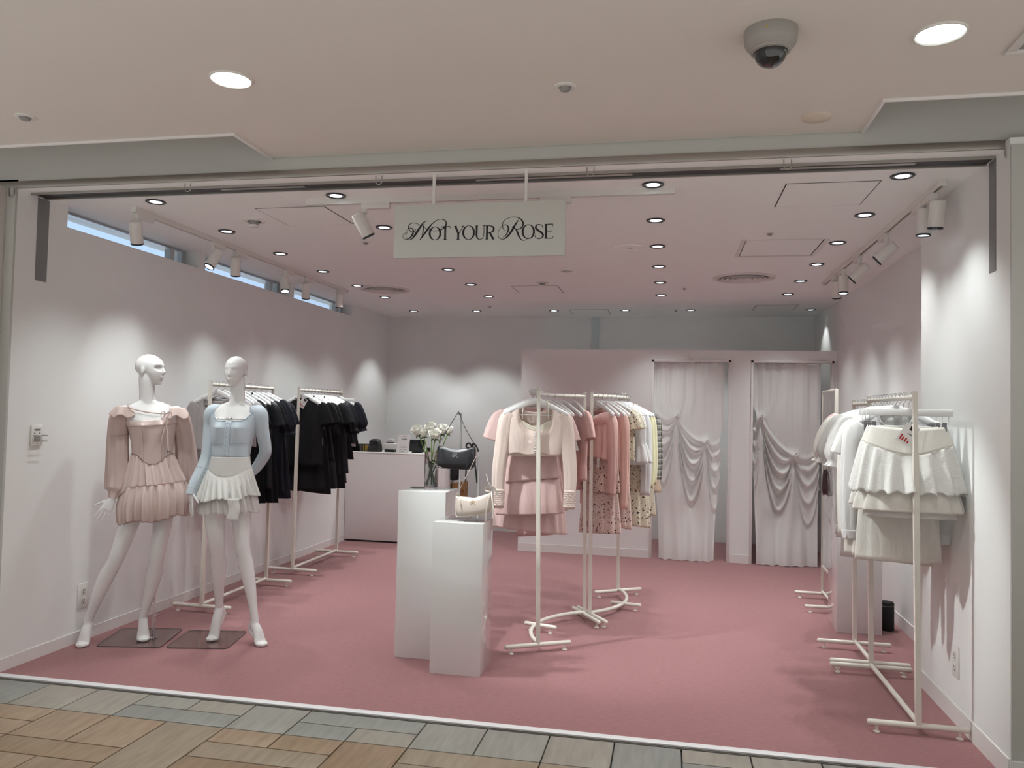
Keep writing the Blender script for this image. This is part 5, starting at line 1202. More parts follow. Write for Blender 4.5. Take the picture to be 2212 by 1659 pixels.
for s in (-1, 1): m.tube(cat([p, p + (s * .012, -.003, .009), p + (s * .020, -.002, .0), p], 5), .002, 6)
m.tube(np.array([TB.pt(1.419, q_, .0055) + (0, 0, .0025 * math.sin(q_ * 40)) for q_ in np.linspace(TH0 - .84, TH0 + .84, 60)]), .0022, 6); m.obj('lace_trim', mat('lace_grey', lin(200, 202, 204), .8), CM)
# skirt
zy = lambda th: 1.112 - .058 * np.exp(-(fr(th) / .75) ** 2)
P, c = TB.shell(zy, lambda th: 1.180 + 0 * th, .009, m=14); SK = add_solid(MB().grid(P, cv=c).obj('skirt_yoke', M_cotton, B, 180))
MB().tube(np.array([TB.pt(zy(a), a, .0115) for a in q]), .0022, 6, caps=False).obj('yoke_seam', M_cotton, SK)
t = np.linspace(0, 2 * PI, 180, endpoint=False); rs = np.random.RandomState(9); ph = rs.rand(5) * 6
def tier(z1, a, d, cx, amp, k, lift, vs, zt=None, off=.010, sh=0):
    P = []; top = TB.pt(zy(t) if zt is None else zt + 0 * t, t, off); e = TB.yaw
    for v in np.linspace(0, 1, vs):
        kk = (.002 + amp * v) * wv(t + sh, k); bx = cx + a * np.cos(t) * 1 + kk * np.cos(t); by = .012 + d * np.sin(t) + kk * np.sin(t); w = v ** .75
        P.append(np.stack([top[:, 0] * (1 - w) + bx * w, top[:, 1] * (1 - w) + by * w, top[:, 2] * (1 - v) + v * (z1 + lift * np.cos(t) + .008 * np.sin(6 * t + sh))], 1))
    return np.array(P)
M_eyel = cloth('eyelet_cotton', (.88, .88, .86, 1), .8, .22, bump=1, bscale=95, var=.03, bdist=.003)
add_solid(MB().grid(tier(.920, .188, .150, -.080, .015, 27, .016, 20), cv=True).obj('upper_ruffle', M_eyel, B, 180))
add_solid(MB().grid(tier(.828, .184, .148, -.068, .012, 29, .004, 22, off=.006, sh=.8), cv=True).obj('tulle_ruffle', M_tulle, B, 180), .0008)
P = np.array([[(x + .004 * math.sin(z * 60), -.150 - .012 * math.cos((x + .03) * 60), z) for x in np.linspace(-.068, .000, 14)] for z in np.linspace(.93, .795, 12)]); add_solid(MB().grid(P).obj('hem_panel', M_eyel, B, 180))
# ------------------------------------------------------------------ hangers and hanging clothes (local frame: rail at z = 0, front = -y)
hl = lambda x: -.062 - .078 * (np.abs(x) / .205) ** 1.25
def hook_mb(m):
    a = np.linspace(-.5, PI + .3, 12); c = np.array((0, 0, -.004)); r = .0175
    m.tube(cat(np.vstack([[c + (r * math.cos(q), 0, r * math.sin(q)) for q in a[::-1]], [(.012, 0, -.026), (0, 0, -.044), (0, 0, -.062)]][::1]), 3), .0018, 6)
def hanger_proto():
    t = thing('clothes_hanger', '', 'hanger'); m = MB(); hook_mb(m); m.obj('hook', M_chrome, t)
    x = np.linspace(-.205, .205, 41); P = np.stack([x, -.012 * (np.abs(x) / .2) ** 2, hl(x) - .004 - .010 * (np.abs(x) / .2)], 1)
    hgt = .021 - .006 * (np.abs(x) / .205); hgt = np.where(np.abs(x) > .195, .010, hgt); wd = .0055 + .006 * (np.abs(x) / .205) ** 1.5
    MB().tube(P, np.stack([wd, hgt], 1), 12, ref=(0, 1, 0)).obj('shoulder_bar', M_hang, t)
    MB().tube([(-.150, -.006, -.152), (-.12, -.004, -.158), (.12, -.004, -.158), (.150, -.006, -.152)], .0035, 8).obj('lower_bar', M_hang, t); return t
def clip_proto():
    t = thing('clip_hanger', '', 'hanger'); m = MB(); hook_mb(m); m.obj('hook', M_chrome, t)
    MB().bbox(-.195, .195, -.006, .006, -.104, -.070, .003).obj('wood_bar', M_hang, t)
    MB().tube([(-.178, 0, -.104), (-.178, 0, -.142), (.178, 0, -.142), (.178, 0, -.104)], .0017, 6).obj('clip_wire', M_chrome, t)
    for s in (-1, 1):
        c = MB(); c.bbox(s * .158 - .010, s * .158 + .010, -.011, -.006, -.180, -.134, .002).bbox(s * .158 - .010, s * .158 + .010, .006, .011, -.180, -.134, .002).tube([(s * .158 - .009, 0, -.15), (s * .158 + .009, 0, -.15)], .007, 10)
        c.obj('clip', mat('clip_steel', (.25, .25, .26, 1), .3, metal=.8) if s < 0 else bpy.data.materials['clip_steel'], t)
    return t
HANG, CLIP = hanger_proto(), clip_proto(); HUSED = {'h': 0, 'c': 0}
def put_hanger(pos, rz, label, clip=False, group=None):
    src, k = (CLIP, 'c') if clip else (HANG, 'h')
    if not HUSED[k]:
        o = src; o.location = pos; o.rotation_euler = (0, 0, rz); o['label'] = label; o['group'] = group; HUSED[k] = 1; return o
    return dup(src, pos, rz, label, group)

def top_mb(W0=.185, nw=.085, nd=.09, ch=.20, hm=.21, L=.45, th=.026, k=3, amp=.006, seed=0, cami=0, back=.25, hemw=.0, nv=22, waist=None, sl=0):
    rs = np.random.RandomState(seed); ph = rs.rand(6) * 6.28; ns = 37; s = np.linspace(-1, 1, ns); m = MB(); rings = []
    x0 = s * W0; hz = hl(np.clip(x0, -.2, .2))
    inn = np.abs(x0) < nw; base = hl(nw)
    zf = np.where(inn, base - nd * np.sqrt(np.maximum(0, 1 - (x0 / nw) ** 2)) ** .8, hz); zb = np.where(inn, base - nd * back * np.sqrt(np.maximum(0, 1 - (x0 / nw) ** 2)), hz)
    if cami: zf = -cami - .03 * np.cos(s * PI) * (1 - .4 * np.abs(s)); zb = -cami - .02 + 0 * s
    for v in np.linspace(0, 1, nv):
        W = np.interp(v, [0, .28, .62 if waist else .8, 1], [W0, ch, waist or (ch * .4 + hm * .6), hm])
        x = s * W + sl * v; e = np.sqrt(np.maximum(0, 1 - np.abs(s) ** 4)); t = th * (min(1, .22 + v * 3) if not cami else 1)
        f = amp * (.25 + v) * (np.sin(k * s * PI + ph[0] + 1.6 * v) + .6 * np.sin(k * 1.7 * s * PI + ph[1] - v) + .4 * np.sin(9 * v + 4 * s + ph[2]))
        zl = -L + hemw * np.sin(s * 7 + ph[3]) - .012 * np.abs(s) ** 2
        rings.append(np.vstack([np.stack([x, -t * e + f * (.3 + .7 * e), zf * (1 - v) + zl * v], 1), np.stack([x, t * e + f * (.3 + .7 * e), zb * (1 - v) + zl * v], 1)[::-1][1:-1]]))
    m.loft(rings, caps=False); return m, zf, x0
def neck_pts(zf, x0, nw, y=-.008):
    i = np.where(np.abs(x0) <= nw + .012)[0]; return [(x0[j], y if 0 < j < len(x0) - 1 else 0, zf[j] + .001) for j in i]
def slv(t, m, kind, W0, seed, L=.5, r=.058, y=-.004, out=.03, cuff=None, name='sleeve', ruch=0):
    for q in (-1, 1):
        a = W0 - .030; z0 = float(hl(min(.2, W0 - .02))) - .030
        if kind == 'long': R = [(q * a, y, z0, .040, .2), (q * (a + .032), y, z0 - .05, r, .4), (q * (a + .035 + out * .4), y, z0 - .20, r * .92, .9), (q * (a + .03 + out), y - .008, z0 - L * .65, r * .78, 1.3), (q * (a + .03 + out * .9), y - .014, z0 - L, r * .64, 1)]
        elif kind == 'bell': R = [(q * a, y, z0, .040, .2), (q * (a + .03), y, z0 - .06, r, .4), (q * (a + .04), y, z0 - .22, r * .85, .9), (q * (a + .05), y, z0 - L * .7, r * .95, 2), (q * (a + .055), y, z0 - L, r * 1.5, 4)]
        elif kind == 'short': R = [(q * a, y, z0 + .005, .038, .2), (q * (a + .035), y, z0 - .03, .060, .4), (q * (a + .065), y, z0 - .10, .064, .7), (q * (a + .085), y, z0 - .17, .066, .8)]
        elif kind == 'puff': R = [(q * a, y, z0 + .01, .036, .4), (q * (a + .030), y, z0 - .005, .054, 1.6), (q * (a + .058), y, z0 - .08, .066, 2.2), (q * (a + .080), y, z0 - .17, .068, 2.6), (q * (a + .088), y, z0 - .215, .046, 2.5), (q * (a + .094), y, z0 - .245, .060, 4)]
        elif kind == 'flutter': R = [(q * a, y, z0 + .012, .034, .4), (q * (a + .03), y, z0 - .03, .062, 2), (q * (a + .05), y, z0 - .12, .082, 3.5)]
        o = sleeve(R, seed + q, m, name, t, n=36, k=6, fl=.42, wr=.0030)
        if cuff and ruch:
            for k_ in range(8): sleeve([(R[-1][0], R[-1][1], R[-1][2] + .012 + .013 * k_, R[-1][3] * 1.0, 1.5), (R[-1][0], R[-1][1] - .002, R[-1][2] + .018 + .013 * k_, R[-1][3] * 1.16, 2), (R[-1][0], R[-1][1], R[-1][2] + .026 + .013 * k_, R[-1][3] * 1.02, 1.5)], seed + k_ * 3, cuff, 'cuff_gather', o, n=30, k=3, fl=.46, wr=.0012)
        elif cuff: sleeve([(R[-1][0], R[-1][1], R[-1][2] + .045, R[-1][3] * 1.08, .3), (R[-1][0], R[-1][1], R[-1][2] + .02, R[-1][3] * 1.04, .3), (R[-1][0], R[-1][1], R[-1][2] - .006, R[-1][3] * 1.02, .2)], seed, cuff, 'cuff', o, n=30, k=3, fl=.44, wr=.001)
def skirt_part(t, m, z0, z1, a0, a1, b0=.03, b1=.055, wv_=11, amp=.014, seed=1, name='skirt', cx=0, sc_hem=0, nseg=18, lift=0):
    hem = (lambda q: sc_hem * np.abs(np.sin(q * 13)) + lift * np.cos(q)) if (sc_hem or lift) else None
    P = skirt((0, 0, 0), [(z0, 0, 0, a0, b0, .001), (z0 * .7 + z1 * .3, cx * .3, 0, a0 * .62 + a1 * .38, b0 * .6 + b1 * .4, amp * .5), (z0 * .3 + z1 * .7, cx * .7, 0, a0 * .22 + a1 * .78, b1, amp * .85), (z1, cx, 0, a1, b1, amp)], wv_, seed, n=130, m=nseg, hem_lift=hem)
    return add_solid(MB().grid(P, cv=True).obj(name, m, t, 180), .001)
def strap_part(t, m, z, x=.085, w=.004, z0=-.075): 
    q = MB()
    for s in (-1, 1): q.tube(cat([(s * x, -.012, -z), (s * (x - .004), -.012, (z0 - z) / 2), (s * (x - .012), -.002, z0 + .012), (s * (x - .010), .012, z0 - .01), (s * x, .014, -z)], 4), w, 6, flat=(1, .4))
    q.obj('strap', m, t)
def price_tag(t, x, z, y=-.045, w=.022, h=.036, art=0, rot=0):
    o = MB().box(-w, w, -.0006, .0006, -h, h).obj('price_tag', M_paper, t, 0); o.location = (x, y, z); o.rotation_euler = (0, rot, 0)
    mk = MB()
    if art:
        mk.box(-w * .2, w * .75, -.0010, -.0007, h * .45, h * .9, 0).box(-w * .1, w * .6, -.001, -.0007, h * .05, h * .12, 0)
        for k, (dx, dh) in enumerate(((-.7, .55), (-.35, .38), (.05, .42), (.45, .25))): mk.box(w * dx, w * (dx + .22), -.001, -.0007, -h * .75, -h * .75 + h * dh, 1)
    else: mk.box(-w * .15, w * .15, -.001, -.0007, -h * .5, h * .4, 0)
    mk.obj('tag_print', [M_ink, M_red], o, 0)

C = dict(
    bk=cloth('black_cotton', (.006, .006, .008, 1), .85, 0, sheen=.05, var=.2), bks=cloth('black_satin', (.007, .008, .012, 1), .45, 0, gloss=.1, sheen=.02), bkt=cloth('black_tulle', (.006, .006, .008, 1), .8, 0, alpha=.8),
    nv=cloth('navy_black', (.008, .010, .018, 1), .7, 0, sheen=.08), gr=cloth('grey_sheer', lin(198, 192, 192), .8, .25, alpha=.85), gt=cloth('grey_jersey', lin(190, 188, 192), .85, .1),
    pk=cloth('pale_pink_rib', lin(242, 224, 215), .85, .12, rib=90, bump=.35, var=.02), pk2=cloth('pale_pink_jersey', lin(240, 216, 211), .85, .12, var=.03), ps=cloth('pink_satin', lin(238, 208, 205), .42, .1, gloss=.25), pm=cloth('mauve_pink', lin(228, 198, 195), .75, .12),
    dp=cloth('dusty_pink', lin(230, 192, 187), .8, .1), sm=cloth('salmon_rib', lin(238, 198, 187), .85, .1, rib=110), cr=cloth('cream_satin', lin(240, 236, 220), .5, .2, gloss=.2), wh=cloth('white_jersey', (.86, .86, .86, 1), .85, .2, var=.015),
    ws=cloth('white_satin', (.86, .855, .84, 1), .4, .15, gloss=.25), wc=cloth('ivory_cotton', lin(246, 244, 238), .85, .2), wv=cloth('white_voile', (.86, .85, .83, 1), .8, .35, alpha=.85), ey=M_eyel, yl=cloth('pale_yellow_rib', lin(240, 236, 196), .85, .15, rib=110), yl2=cloth('pale_yellow_jersey', lin(240, 236, 204), .85, .15),
    fp=floral('floral_pink', lin(242, 222, 214), lin(70, 48, 46), lin(186, 110, 112)), fy=floral('floral_ivory', lin(236, 228, 208), lin(58, 52, 44), lin(140, 104, 88)), pl=plaid('plaid_grey', lin(150, 148, 142), (.02, .022, .02, 1), lin(206, 204, 196)),
    lc=cloth('beige_lace', lin(222, 202, 180), .85, .25, alpha=.92, bump=.8, bscale=70))
BTN = mat('pearl_button', (.8, .78, .76, 1), .25)
def garment(kind, pos, rz, label, catg, seed, m, group, m2=None, sx=1, **kw):
    t = thing(kind, label, catg, pos, rz + math.radians(np.random.RandomState(seed).uniform(-5, 5)), group); m = C[m]; m2 = C[m2] if m2 else m
    g = kw.get; sty = g('style', 'tee'); L = g('L', .45); W0 = g('W0', .185); nw = g('nw', .085); nd = g('nd', .08)
    def top(L_=None, hm=None, **k2):
        mb, zf, x0 = top_mb(W0=W0, nw=nw, nd=nd, ch=g('ch', W0 + .01), hm=hm or g('hm', W0 + .02), L=L_ or L, seed=seed, th=g('th', .024), k=g('k', 3), amp=g('amp', .006), waist=g('waist'), hemw=g('hemw', .007), **k2)
        o = add_solid(mb.obj('bodice', m, t, 180), .001)
        if not k2.get('cami'): MB().tube(neck_pts(zf, x0, nw), .0032, 6).obj('neckline', m2, o)
        return o
    if sty in ('tee', 'long', 'puff', 'flutter', 'bell'):
        o = top(); 
        slv(t, m if not g('sm') else C[g('sm')], {'tee': 'short'}.get(sty, sty), W0, seed, L=g('SL', .52), r=g('sr', .055), cuff=C[g('cuff')] if g('cuff') else None, out=g('out', .03), ruch=g('cuffr', 0))
        if g('band'):
            P = skirt((0, 0, 0), [(-L + g('band'), 0, 0, g('hm', W0 + .02) * 1.005, .029, .001), (-L + .01, 0, 0, g('hm', W0 + .02) * .985, .027, .001), (-L - .014, 0, 0, g('hm', W0 + .02) * .98, .026, .001)], 5, seed, n=80, m=8); add_solid(MB().grid(P, cv=True).obj('hem_band', m2, o, 180), .001)
        if g('buttons'):
            q = MB()
            for z in np.linspace(-(hl(nw) * -1 + nd + .02), -L + .02, g('buttons')): q.ball((0, -.036, z), (.006, .004, .006), 10, 6)
            q.obj('button', BTN, o); MB().bbox(-.012, .012, -.0345, -.030, -L - .005, float(hl(nw)) - nd - .004, .001).obj('placket', m2, o)
        if g('hemruf'): skirt_part(t, m2, -L + .005, -L - g('hemruf'), g('hm', W0 + .02), g('hm', W0 + .02) * 1.12, .028, .045, 13, .012, seed, 'hem_ruffle')
    elif sty in ('dress', 'cami'):
        c = g('camiz', .21); b = g('bod', .36)
        if sty == 'cami': W0 = .125; top(b, g('wst', .135), cami=c); strap_part(t, m2 if g('strapm') is None else C[g('strapm')], c - .02)
        else: top(b, g('wst', .155)); slv(t, m, g('slv', 'short'), W0, seed, L=g('SL', .5), r=g('sr', .055))
        z0 = -b + .01; tiers = g('tiers', 1); w = g('wst', .14)
        for i in range(tiers):
            z1 = -b - (L - b) * (i + 1) / tiers; a1 = w + (g('hem', .22) - w) * ((i + 1) / tiers) ** .8
            skirt_part(t, m2 if i % 2 else m, z0, z1, w + (a1 - w) * .15 if i else w, a1, .03 + .01 * i, .05 + .012 * i, g('wv', 10) + 2 * i, g('wa', .012), seed + i, ('skirt', 'second_tier', 'third_tier')[i], sc_hem=g('scal', 0), lift=.022 * math.sin(seed * 1.7 + i)); z0 = z1 + .012; w = a1 * .93
    elif sty == 'offshoulder':
        mb, zf, x0 = top_mb(W0=.16, nw=.12, nd=.02, ch=.165, hm=.155, L=L, seed=seed, cami=.175, k=3); add_solid(mb.obj('bodice', m, t, 180), .001)
        for q in (-1, 1): sleeve([(q * .13, 0, -.17, .045, .3), (q * .175, -.004, -.22, .055, .5), (q * .195, -.008, -.40, .046, 1), (q * .200, -.014, -.58, .040, 1.2), (q * .196, -.016, -.72, .036, .8)], seed + q, m, 'sleeve', t, n=36, k=6, fl=.45)
        P = []
        for v in np.linspace(0, 1, 9):
            a = np.linspace(0, 2 * PI, 64, endpoint=False); sx_ = np.cos(a); P.append(np.stack([(.175 + .035 * v) * sx_ * (1 + .0 * v), (.030 + .016 * math.sin(v * PI)) * np.sin(a), -.128 - .075 * v + .055 * (1 - np.abs(sx_)) * (np.sin(a) < 0) * (-.6 + .3 * v) - .02 * v * sx_ + .005 * np.sin(5 * a)], 1))
        add_solid(MB().grid(np.array(P), cv=True).obj('fold_over_collar', m, t, 180), .0012); strap_part(t, m, .17, .11, .003)
    elif sty == 'skirt':
        w, h = g('wst', .165), g('hem', .25); zt = -.160; lo = lambda a: -.045 * np.exp(-((np.mod(a + PI / 2 + PI, 2 * PI) - PI) / .8) ** 2)
        a = np.linspace(0, 2 * PI, 130, endpoint=False); P = []
        yk = g('yoke', .075)
        for v in np.linspace(0, 1, 10): P.append(np.stack([(w + .03 * v) * np.cos(a), (.030 + .014 * v) * np.sin(a), zt + .006 * np.cos(2 * a) * (1 - v) + (-yk + lo(a) * g('vee', 1)) * v], 1))
        o = add_solid(MB().grid(np.array(P), cv=True).obj('yoke', m, t, 180), .0012); last = P[-1]
        MB().tube(np.vstack([last, last[:1]]), .0018, 6, caps=False).obj('yoke_seam', m, o)
        rs = np.random.RandomState(seed); ph = rs.rand(5) * 6; wf = np.sin(15 * a + ph[0] + .8 * np.sin(2 * a + ph[1])) + .5 * np.sin(7 * a + ph[2]) + .3 * np.sin(31 * a + ph[3])
        P = []
        for v in np.linspace(0, 1, 22):
            kk = (.002 + .013 * v) * wf; z = last[:, 2] * (1 - v) + v * (-L * g('ru', .80) + g('scal', .012) * (np.abs(np.sin(a * 11)) - .5)); b_ = w + .03 + (h - w - .03) * v ** .8
            P.append(np.stack([b_ * np.cos(a) + kk * np.cos(a), (.044 + .06 * v) * np.sin(a) + kk * np.sin(a) * 1.1, z], 1))
        add_solid(MB().grid(np.array(P), cv=True).obj('eyelet_tier', m2, t, 180), .0012)
        skirt_part(t, m, -L * .66, -L, h * .74, h * .985, .036, .072, 12, .012, seed + 3, 'underskirt')
        if g('lining'): skirt_part(t, C['wv'], -L * .8, -L - .03, h * .7, h * .84, .035, .055, 9, .010, seed + 5, 'lining')
    elif sty == 'long_skirt':
        w, h = g('wst', .15), g('hem', .2); skirt_part(t, m, -.158, -L, w, h, .02, .045, g('wv', 7), g('wa', .010), seed, 'skirt', nseg=24); MB().bbox(-w, w, -.022, .022, -.190, -.156, .004).obj('waistband', m2, t)
    for tg in g('tags', ()): price_tag(t, *tg)
    if g('bow'):
        q = MB(); b0 = np.array(g('bow'), float)
        for pts in ([(0, 0, 0), (-.03, -.012, .018), (-.042, -.012, -.008), (0, 0, 0)], [(0, 0, 0), (.03, -.012, .018), (.042, -.012, -.008), (0, 0, 0)], [(0, 0, 0), (-.014, -.012, -.05), (-.02, -.01, -.10)], [(0, 0, 0), (.016, -.012, -.06), (.024, -.01, -.13)]): q.tube(cat([b0 + np.array(p) for p in pts], 5), .006, 8, flat=(.3, 1), ref=(0, 1, 0))
        q.obj('ribbon_bow', m2, t)
    return t
HG = {}
def hang(rack, seq, place, zr, where, group):
    for i, e in enumerate(seq):
        (x, y), rz = place(e[0]); kind, desc, catg, m, kw = e[1], e[2], e[3], e[4], e[5]
        seed = hash_(rack) * 40 + i
        clip = kw.pop('clip', False); sub = kw.pop('sub', None)
        o = ORD(i) + ' on ' + where
        put_hanger((x, y, zr), rz + math.radians(np.random.RandomState(seed).uniform(-6, 6)), ('white clip hanger, ' if clip else 'white shoulder hanger, ') + o, clip, 'white hangers on ' + where)
        for nm in (kind,): garment(kind, (x, y, zr), rz, desc + ', ' + o, catg, seed, m, 'clothes on ' + where, **kw)
        if sub: k2, d2, c2, m2, kw2 = sub; garment(k2, (x, y, zr), rz, d2, c2, seed + 7, m2, 'clothes on ' + where, **kw2)
def hash_(s): return sum(ord(c) for c in s) % 17 + 1
top_of = lambda H: H - .030 + .0145
# ---- rack behind the mannequins
W1 = 'the rack behind the mannequins'
def pA(y): return ((-3.311 + .010, y), 0.)
hang('A', [
 (5.325, 'long_sleeve_top', 'grey sheer wide neck top', 'top', 'gr', dict(style='long', L=.50, nw=.12, nd=.13, W0=.195, SL=.52, sr=.060)),
 (5.405, 't_shirt', 'grey marl top', 'top', 'gt', dict(style='tee', L=.44, nw=.10, nd=.10)),
 (5.52, 't_shirt', 'light grey short sleeved tee', 'top', 'gt', dict(style='tee', L=.46, W0=.2)),
 (5.61, 'mini_dress', 'black mini dress', 'dress', 'bk', dict(style='dress', L=.93, hem=.22, wst=.16, tags=((.10, -.60, -.075),))),
 (5.695, 'mini_dress', 'black sleeveless dress', 'dress', 'bk', dict(style='cami', L=.93, hem=.21, tags=((.11, -.45, -.07),))),
 (5.78, 'blouse', 'black short sleeved blouse', 'top', 'bks', dict(style='tee', L=.80, W0=.2, hm=.22)),
 (5.87, 'mini_dress', 'black mini dress', 'dress', 'bk', dict(style='dress', L=.93, hem=.23, wst=.165)),
 (5.96, 'blouse', 'black puff sleeved blouse', 'top', 'nv', dict(style='puff', L=.86, W0=.19, hm=.23)),
 (6.05, 'mini_dress', 'black mini dress', 'dress', 'nv', dict(style='dress', L=.92, hem=.24, wst=.17))], pA, top_of(1.685), W1, 1)
# ---- rack next to the counter
W2 = 'the rack next to the counter'
def pB(y): return ((-3.307 + .010, y), 0.)
seqB = [
 (6.715, 'blouse', 'black high necked blouse with white tag', 'top', 'bk', dict(style='tee', L=.70, W0=.19, nw=.07, nd=.01, tags=((.02, -.13, -.04, .03, .045, 1, .5),))),
 (6.79, 'mini_dress', 'black strappy mini dress', 'dress', 'bk', dict(style='cami', L=.93, hem=.21, tags=((.06, -.50, -.06), (.10, -.47, -.06, .018, .03)))),
 (6.865, 'mini_dress', 'black short sleeved dress', 'dress', 'bk', dict(style='dress', L=.95, hem=.23, wst=.16, tags=((.15, -.48, -.07),))),
 (6.94, 'mini_dress', 'black ruffled dress', 'dress', 'bk', dict(style='dress', L=.94, hem=.24, tiers=2, wst=.16)),
 (7.01, 'mini_dress', 'black camisole dress', 'dress', 'bks', dict(style='cami', L=.95, hem=.22)),
 (7.08, 'blouse', 'black short sleeved blouse', 'top', 'bk', dict(style='tee', L=.80, W0=.2)),
 (7.145, 'mini_dress', 'black dress with white dotted trim', 'dress', 'bk', dict(style='dress', L=.92, hem=.23, wst=.165)),
 (7.21, 'mini_dress', 'black mini dress', 'dress', 'nv', dict(style='dress', L=.90, hem=.23, wst=.16)),
 (7.275, 'blouse', 'black satin blouse', 'top', 'bks', dict(style='puff', L=.80, W0=.19, hm=.23)),
 (7.35, 'mini_dress', 'black short dress', 'dress', 'bk', dict(style='dress', L=.66, hem=.24, wst=.17)),
 (7.43, 'mini_skirt', 'black tulle ruffled mini skirt', 'skirt', 'bks', dict(style='skirt', clip=True, L=.52, hem=.25, m2='bkt', lining=1)),
 (7.515, 'blouse', 'black puff sleeved blouse with tulle hem', 'top', 'nv', dict(style='puff', L=.50, W0=.195, hemruf=.10, m2='bkt'))]
hang('B', seqB, pB, top_of(1.690), W2, 1)
# ---- nearer middle rack, bow shaped
def onarc(arc, f, lean):
    P = np.asarray(arc); d = np.r_[0, np.cumsum(np.linalg.norm(np.diff(P, axis=0), axis=1))]; d /= d[-1]
    x, y = np.interp(f, d, P[:, 0]), np.interp(f, d, P[:, 1]); i = min(len(P) - 2, max(0, int(np.searchsorted(d, f)) - 1)); T = P[i + 1] - P[i]; T /= np.linalg.norm(T)
    return (x + lean[0] * .98, y + lean[1] * .98), math.atan2(-T[0], T[1])
W3 = 'the nearer middle rack'
CA, CB = (lambda f: onarc(ARC1, f, LEAN1)), (lambda f: onarc(ARC2, f, LEAN2))
def pC(f): (p, a) = CA(f); return p, a * (.45 + .65 * f)
hang('C', [
 (.05, 'cardigan', 'pale pink scoop neck cardigan with ruched cuffs', 'cardigan', 'pk', dict(style='long', L=.405, W0=.185, ch=.200, nw=.112, nd=.155, hm=.172, th=.030, buttons=7, band=.085, SL=.60, sr=.050, out=.045, cuff='pk', cuffr=1, m2='pk', amp=.003,
   sub=('camisole', 'cream satin camisole under the pale pink scoop neck cardigan', 'camisole', 'cr', dict(style='cami', camiz=.205, bod=.33, L=.42, wst=.115, th=.010, amp=.001, tiers=0)))),
 (.15, 'mini_dress', 'dusky pink short sleeved dress with layered hem', 'dress', 'pm', dict(style='dress', L=.80, hem=.21, wst=.165, tiers=2, W0=.20, wa=.012)),
 (.25, 'mini_dress', 'pale pink pleated dress with long hem', 'dress', 'ps', dict(style='dress', L=.92, hem=.245, wst=.17, tiers=2, W0=.18, wv=16, wa=.010)),
 (.35, 'cardigan', 'pale pink long sleeved cardigan', 'cardigan', 'pk2', dict(style='long', L=.50, SL=.60, sr=.055)),
 (.44, 'long_sleeve_top', 'peach pink long sleeved top', 'top', 'pk', dict(style='long', L=.55, SL=.58, sr=.052)),
 (.53, 'slip_dress', 'mauve pink long slip dress', 'dress', 'pm', dict(style='cami', L=.99, hem=.15, bod=.40, wa=.006)),
 (.62, 'slip_dress', 'pink satin twist front slip dress', 'dress', 'ps', dict(style='cami', L=.80, hem=.18, strapm='wh', wa=.008)),
 (.71, 'slip_dress', 'pink satin slip dress with white straps', 'dress', 'ps', dict(style='cami', L=.78, hem=.18, strapm='wh', wa=.008)),
 (.80, 'camisole', 'white ribbed camisole', 'camisole', 'wh', dict(style='cami', L=.42, hem=.15, bod=.34)),
 (.91, 't_shirt', 'dusty pink short sleeved tee with hanging tag', 'top', 'dp', dict(style='tee', L=.60, W0=.185, nw=.08, nd=.06, tags=((.11, -.63, -.03, .016, .028),)))], pC, top_of(1.658), W3, 1)
# ---- farther middle rack
W4 = 'the farther middle rack'
def pD(f): (p, a) = CB(f); return p, a
hang('D', [
 (0.05, 'long_sleeve_top', 'dusty pink off shoulder top with fold over collar', 'top', 'dp', dict(style='offshoulder', L=.47, tags=((.06, -.50, -.03, .014, .035),))),
 (0.10, 'maxi_dress', 'pink floral tiered dress', 'dress', 'fp', dict(style='cami', L=1.02, hem=.215, tiers=2, wst=.17, bod=.42, wv=9)),
 (0.15, 'long_sleeve_top', 'salmon pink long sleeved top', 'top', 'sm', dict(style='long', L=.55, SL=.68, sr=.050, W0=.175)),
 (0.20, 'maxi_dress', 'pink floral dress with narrow straps', 'dress', 'fp', dict(style='cami', L=.96, hem=.21, wst=.165, bod=.40, wv=8)),
 (0.26, 'blouse', 'white blouse with floral trim', 'top', 'fy', dict(style='flutter', L=.48, W0=.16)),
 (0.32, 'blouse', 'white tiered ruffle blouse', 'top', 'wh', dict(style='bell', L=.46, SL=.36, W0=.17, hemruf=.06)),
 (0.38, 'cardigan', 'white long sleeved knit', 'cardigan', 'wh', dict(style='long', L=.48, SL=.60, sr=.055, W0=.175)),
 (0.45, 'maxi_dress', 'ivory floral tiered dress', 'dress', 'fy', dict(style='cami', L=.98, hem=.22, tiers=2, wst=.17, bod=.42, wv=9)),
 (0.52, 'cardigan', 'pale yellow rib knit', 'cardigan', 'yl', dict(style='long', L=.44, SL=.56, sr=.050, W0=.165)),
 (0.60, 'cardigan', 'pale yellow long sleeved cardigan with floral scarf', 'cardigan', 'yl2', dict(style='long', L=.46, SL=.54, sr=.050, W0=.17)),
 (0.69, 'maxi_dress', 'ivory floral dress', 'dress', 'fy', dict(style='cami', L=.94, hem=.22, wst=.17, bod=.42)),
 (0.79, 'shirt', 'black and white plaid shirt', 'shirt', 'pl', dict(style='long', L=.55, SL=.50, sr=.062, W0=.215)),
 (0.91, 'mini_dress', 'beige lace bell sleeved dress', 'dress', 'lc', dict(style='bell', L=.72, SL=.62, W0=.225, hm=.24, sr=.06))], pD, top_of(1.664), W4, 1)
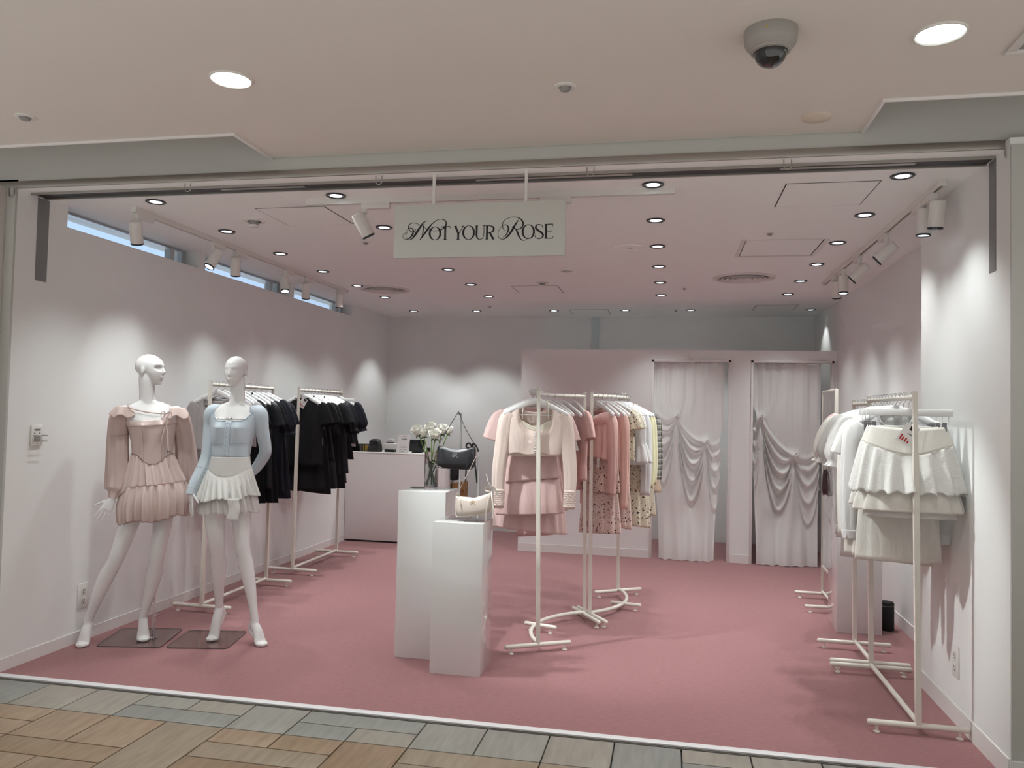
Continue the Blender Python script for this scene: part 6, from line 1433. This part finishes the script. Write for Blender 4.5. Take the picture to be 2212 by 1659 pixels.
# ---- white rack at the front right
W5 = 'the front right white rack'
def pR(y): return ((1.186 - .022 + .016 * (0), y), 0.)
hang('R', [
 (4.235, 'mini_skirt', 'ivory eyelet skirt with smooth yoke and hanging tag', 'skirt', 'wc', dict(style='skirt', clip=True, L=.575, hem=.248, wst=.172, yoke=.082, vee=1.3, m2='ey', scal=.020, ru=.84, lining=1, tags=((-.015, -.195, -.055, .034, .052, 1, .55),))),
 (4.325, 'mini_skirt', 'white eyelet ruffled skirt', 'skirt', 'wc', dict(style='skirt', clip=True, L=.56, hem=.25, wst=.17, m2='ey', scal=.018, ru=.84)),
 (4.405, 'long_skirt', 'ivory straight midi skirt', 'skirt', 'wc', dict(style='long_skirt', clip=True, L=.85, hem=.20, wst=.15)),
 (4.47, 'shirt', 'white long sleeved shirt', 'shirt', 'wh', dict(style='long', L=.66, SL=.60, sr=.062, W0=.19, cuff='wh', buttons=6)),
 (4.535, 'blouse', 'white satin short sleeved blouse', 'top', 'ws', dict(style='tee', L=.56, W0=.19)),
 (4.60, 'shirt_dress', 'ivory long sleeved shirt dress', 'dress', 'wc', dict(style='dress', L=.88, hem=.21, wst=.17, slv='long', SL=.60, sr=.06)),
 (4.665, 'blouse', 'white puff sleeved blouse', 'top', 'ws', dict(style='puff', L=.56, W0=.19)),
 (4.73, 'blouse', 'white ruffle sleeved blouse', 'top', 'wv', dict(style='flutter', L=.58, W0=.19)),
 (4.795, 'shirt', 'white voile long sleeved shirt', 'shirt', 'wv', dict(style='long', L=.72, SL=.62, sr=.055, W0=.175, hm=.16, cuff='wh')),
 (4.86, 'blouse', 'white satin flutter blouse', 'top', 'ws', dict(style='flutter', L=.55, W0=.17, hm=.15)),
 (4.93, 'mini_dress', 'white sheer dress', 'dress', 'wv', dict(style='dress', L=.92, hem=.16, wst=.13, slv='puff'))], pR, top_of(1.645), W5, 1)
W6 = 'the short right hand rack'
def pS(y): return ((1.205 - .016, y), 0.)
hang('S', [
 (5.185, 'blouse', 'white satin blouse with wide puff sleeves', 'top', 'ws', dict(style='puff', L=.55, W0=.165, hm=.15)),
 (5.275, 'mini_dress', 'white puff sleeved dress', 'dress', 'wc', dict(style='dress', L=.84, hem=.15, wst=.125, slv='puff', W0=.175)),
 (5.365, 'shirt', 'white flutter sleeved blouse', 'shirt', 'wv', dict(style='flutter', L=.60, W0=.16, hm=.13)),
 (5.47, 'blouse', 'pink and white puff sleeved blouse', 'top', 'ps', dict(style='puff', L=.34, W0=.13))], pS, top_of(1.630), W6, 1)
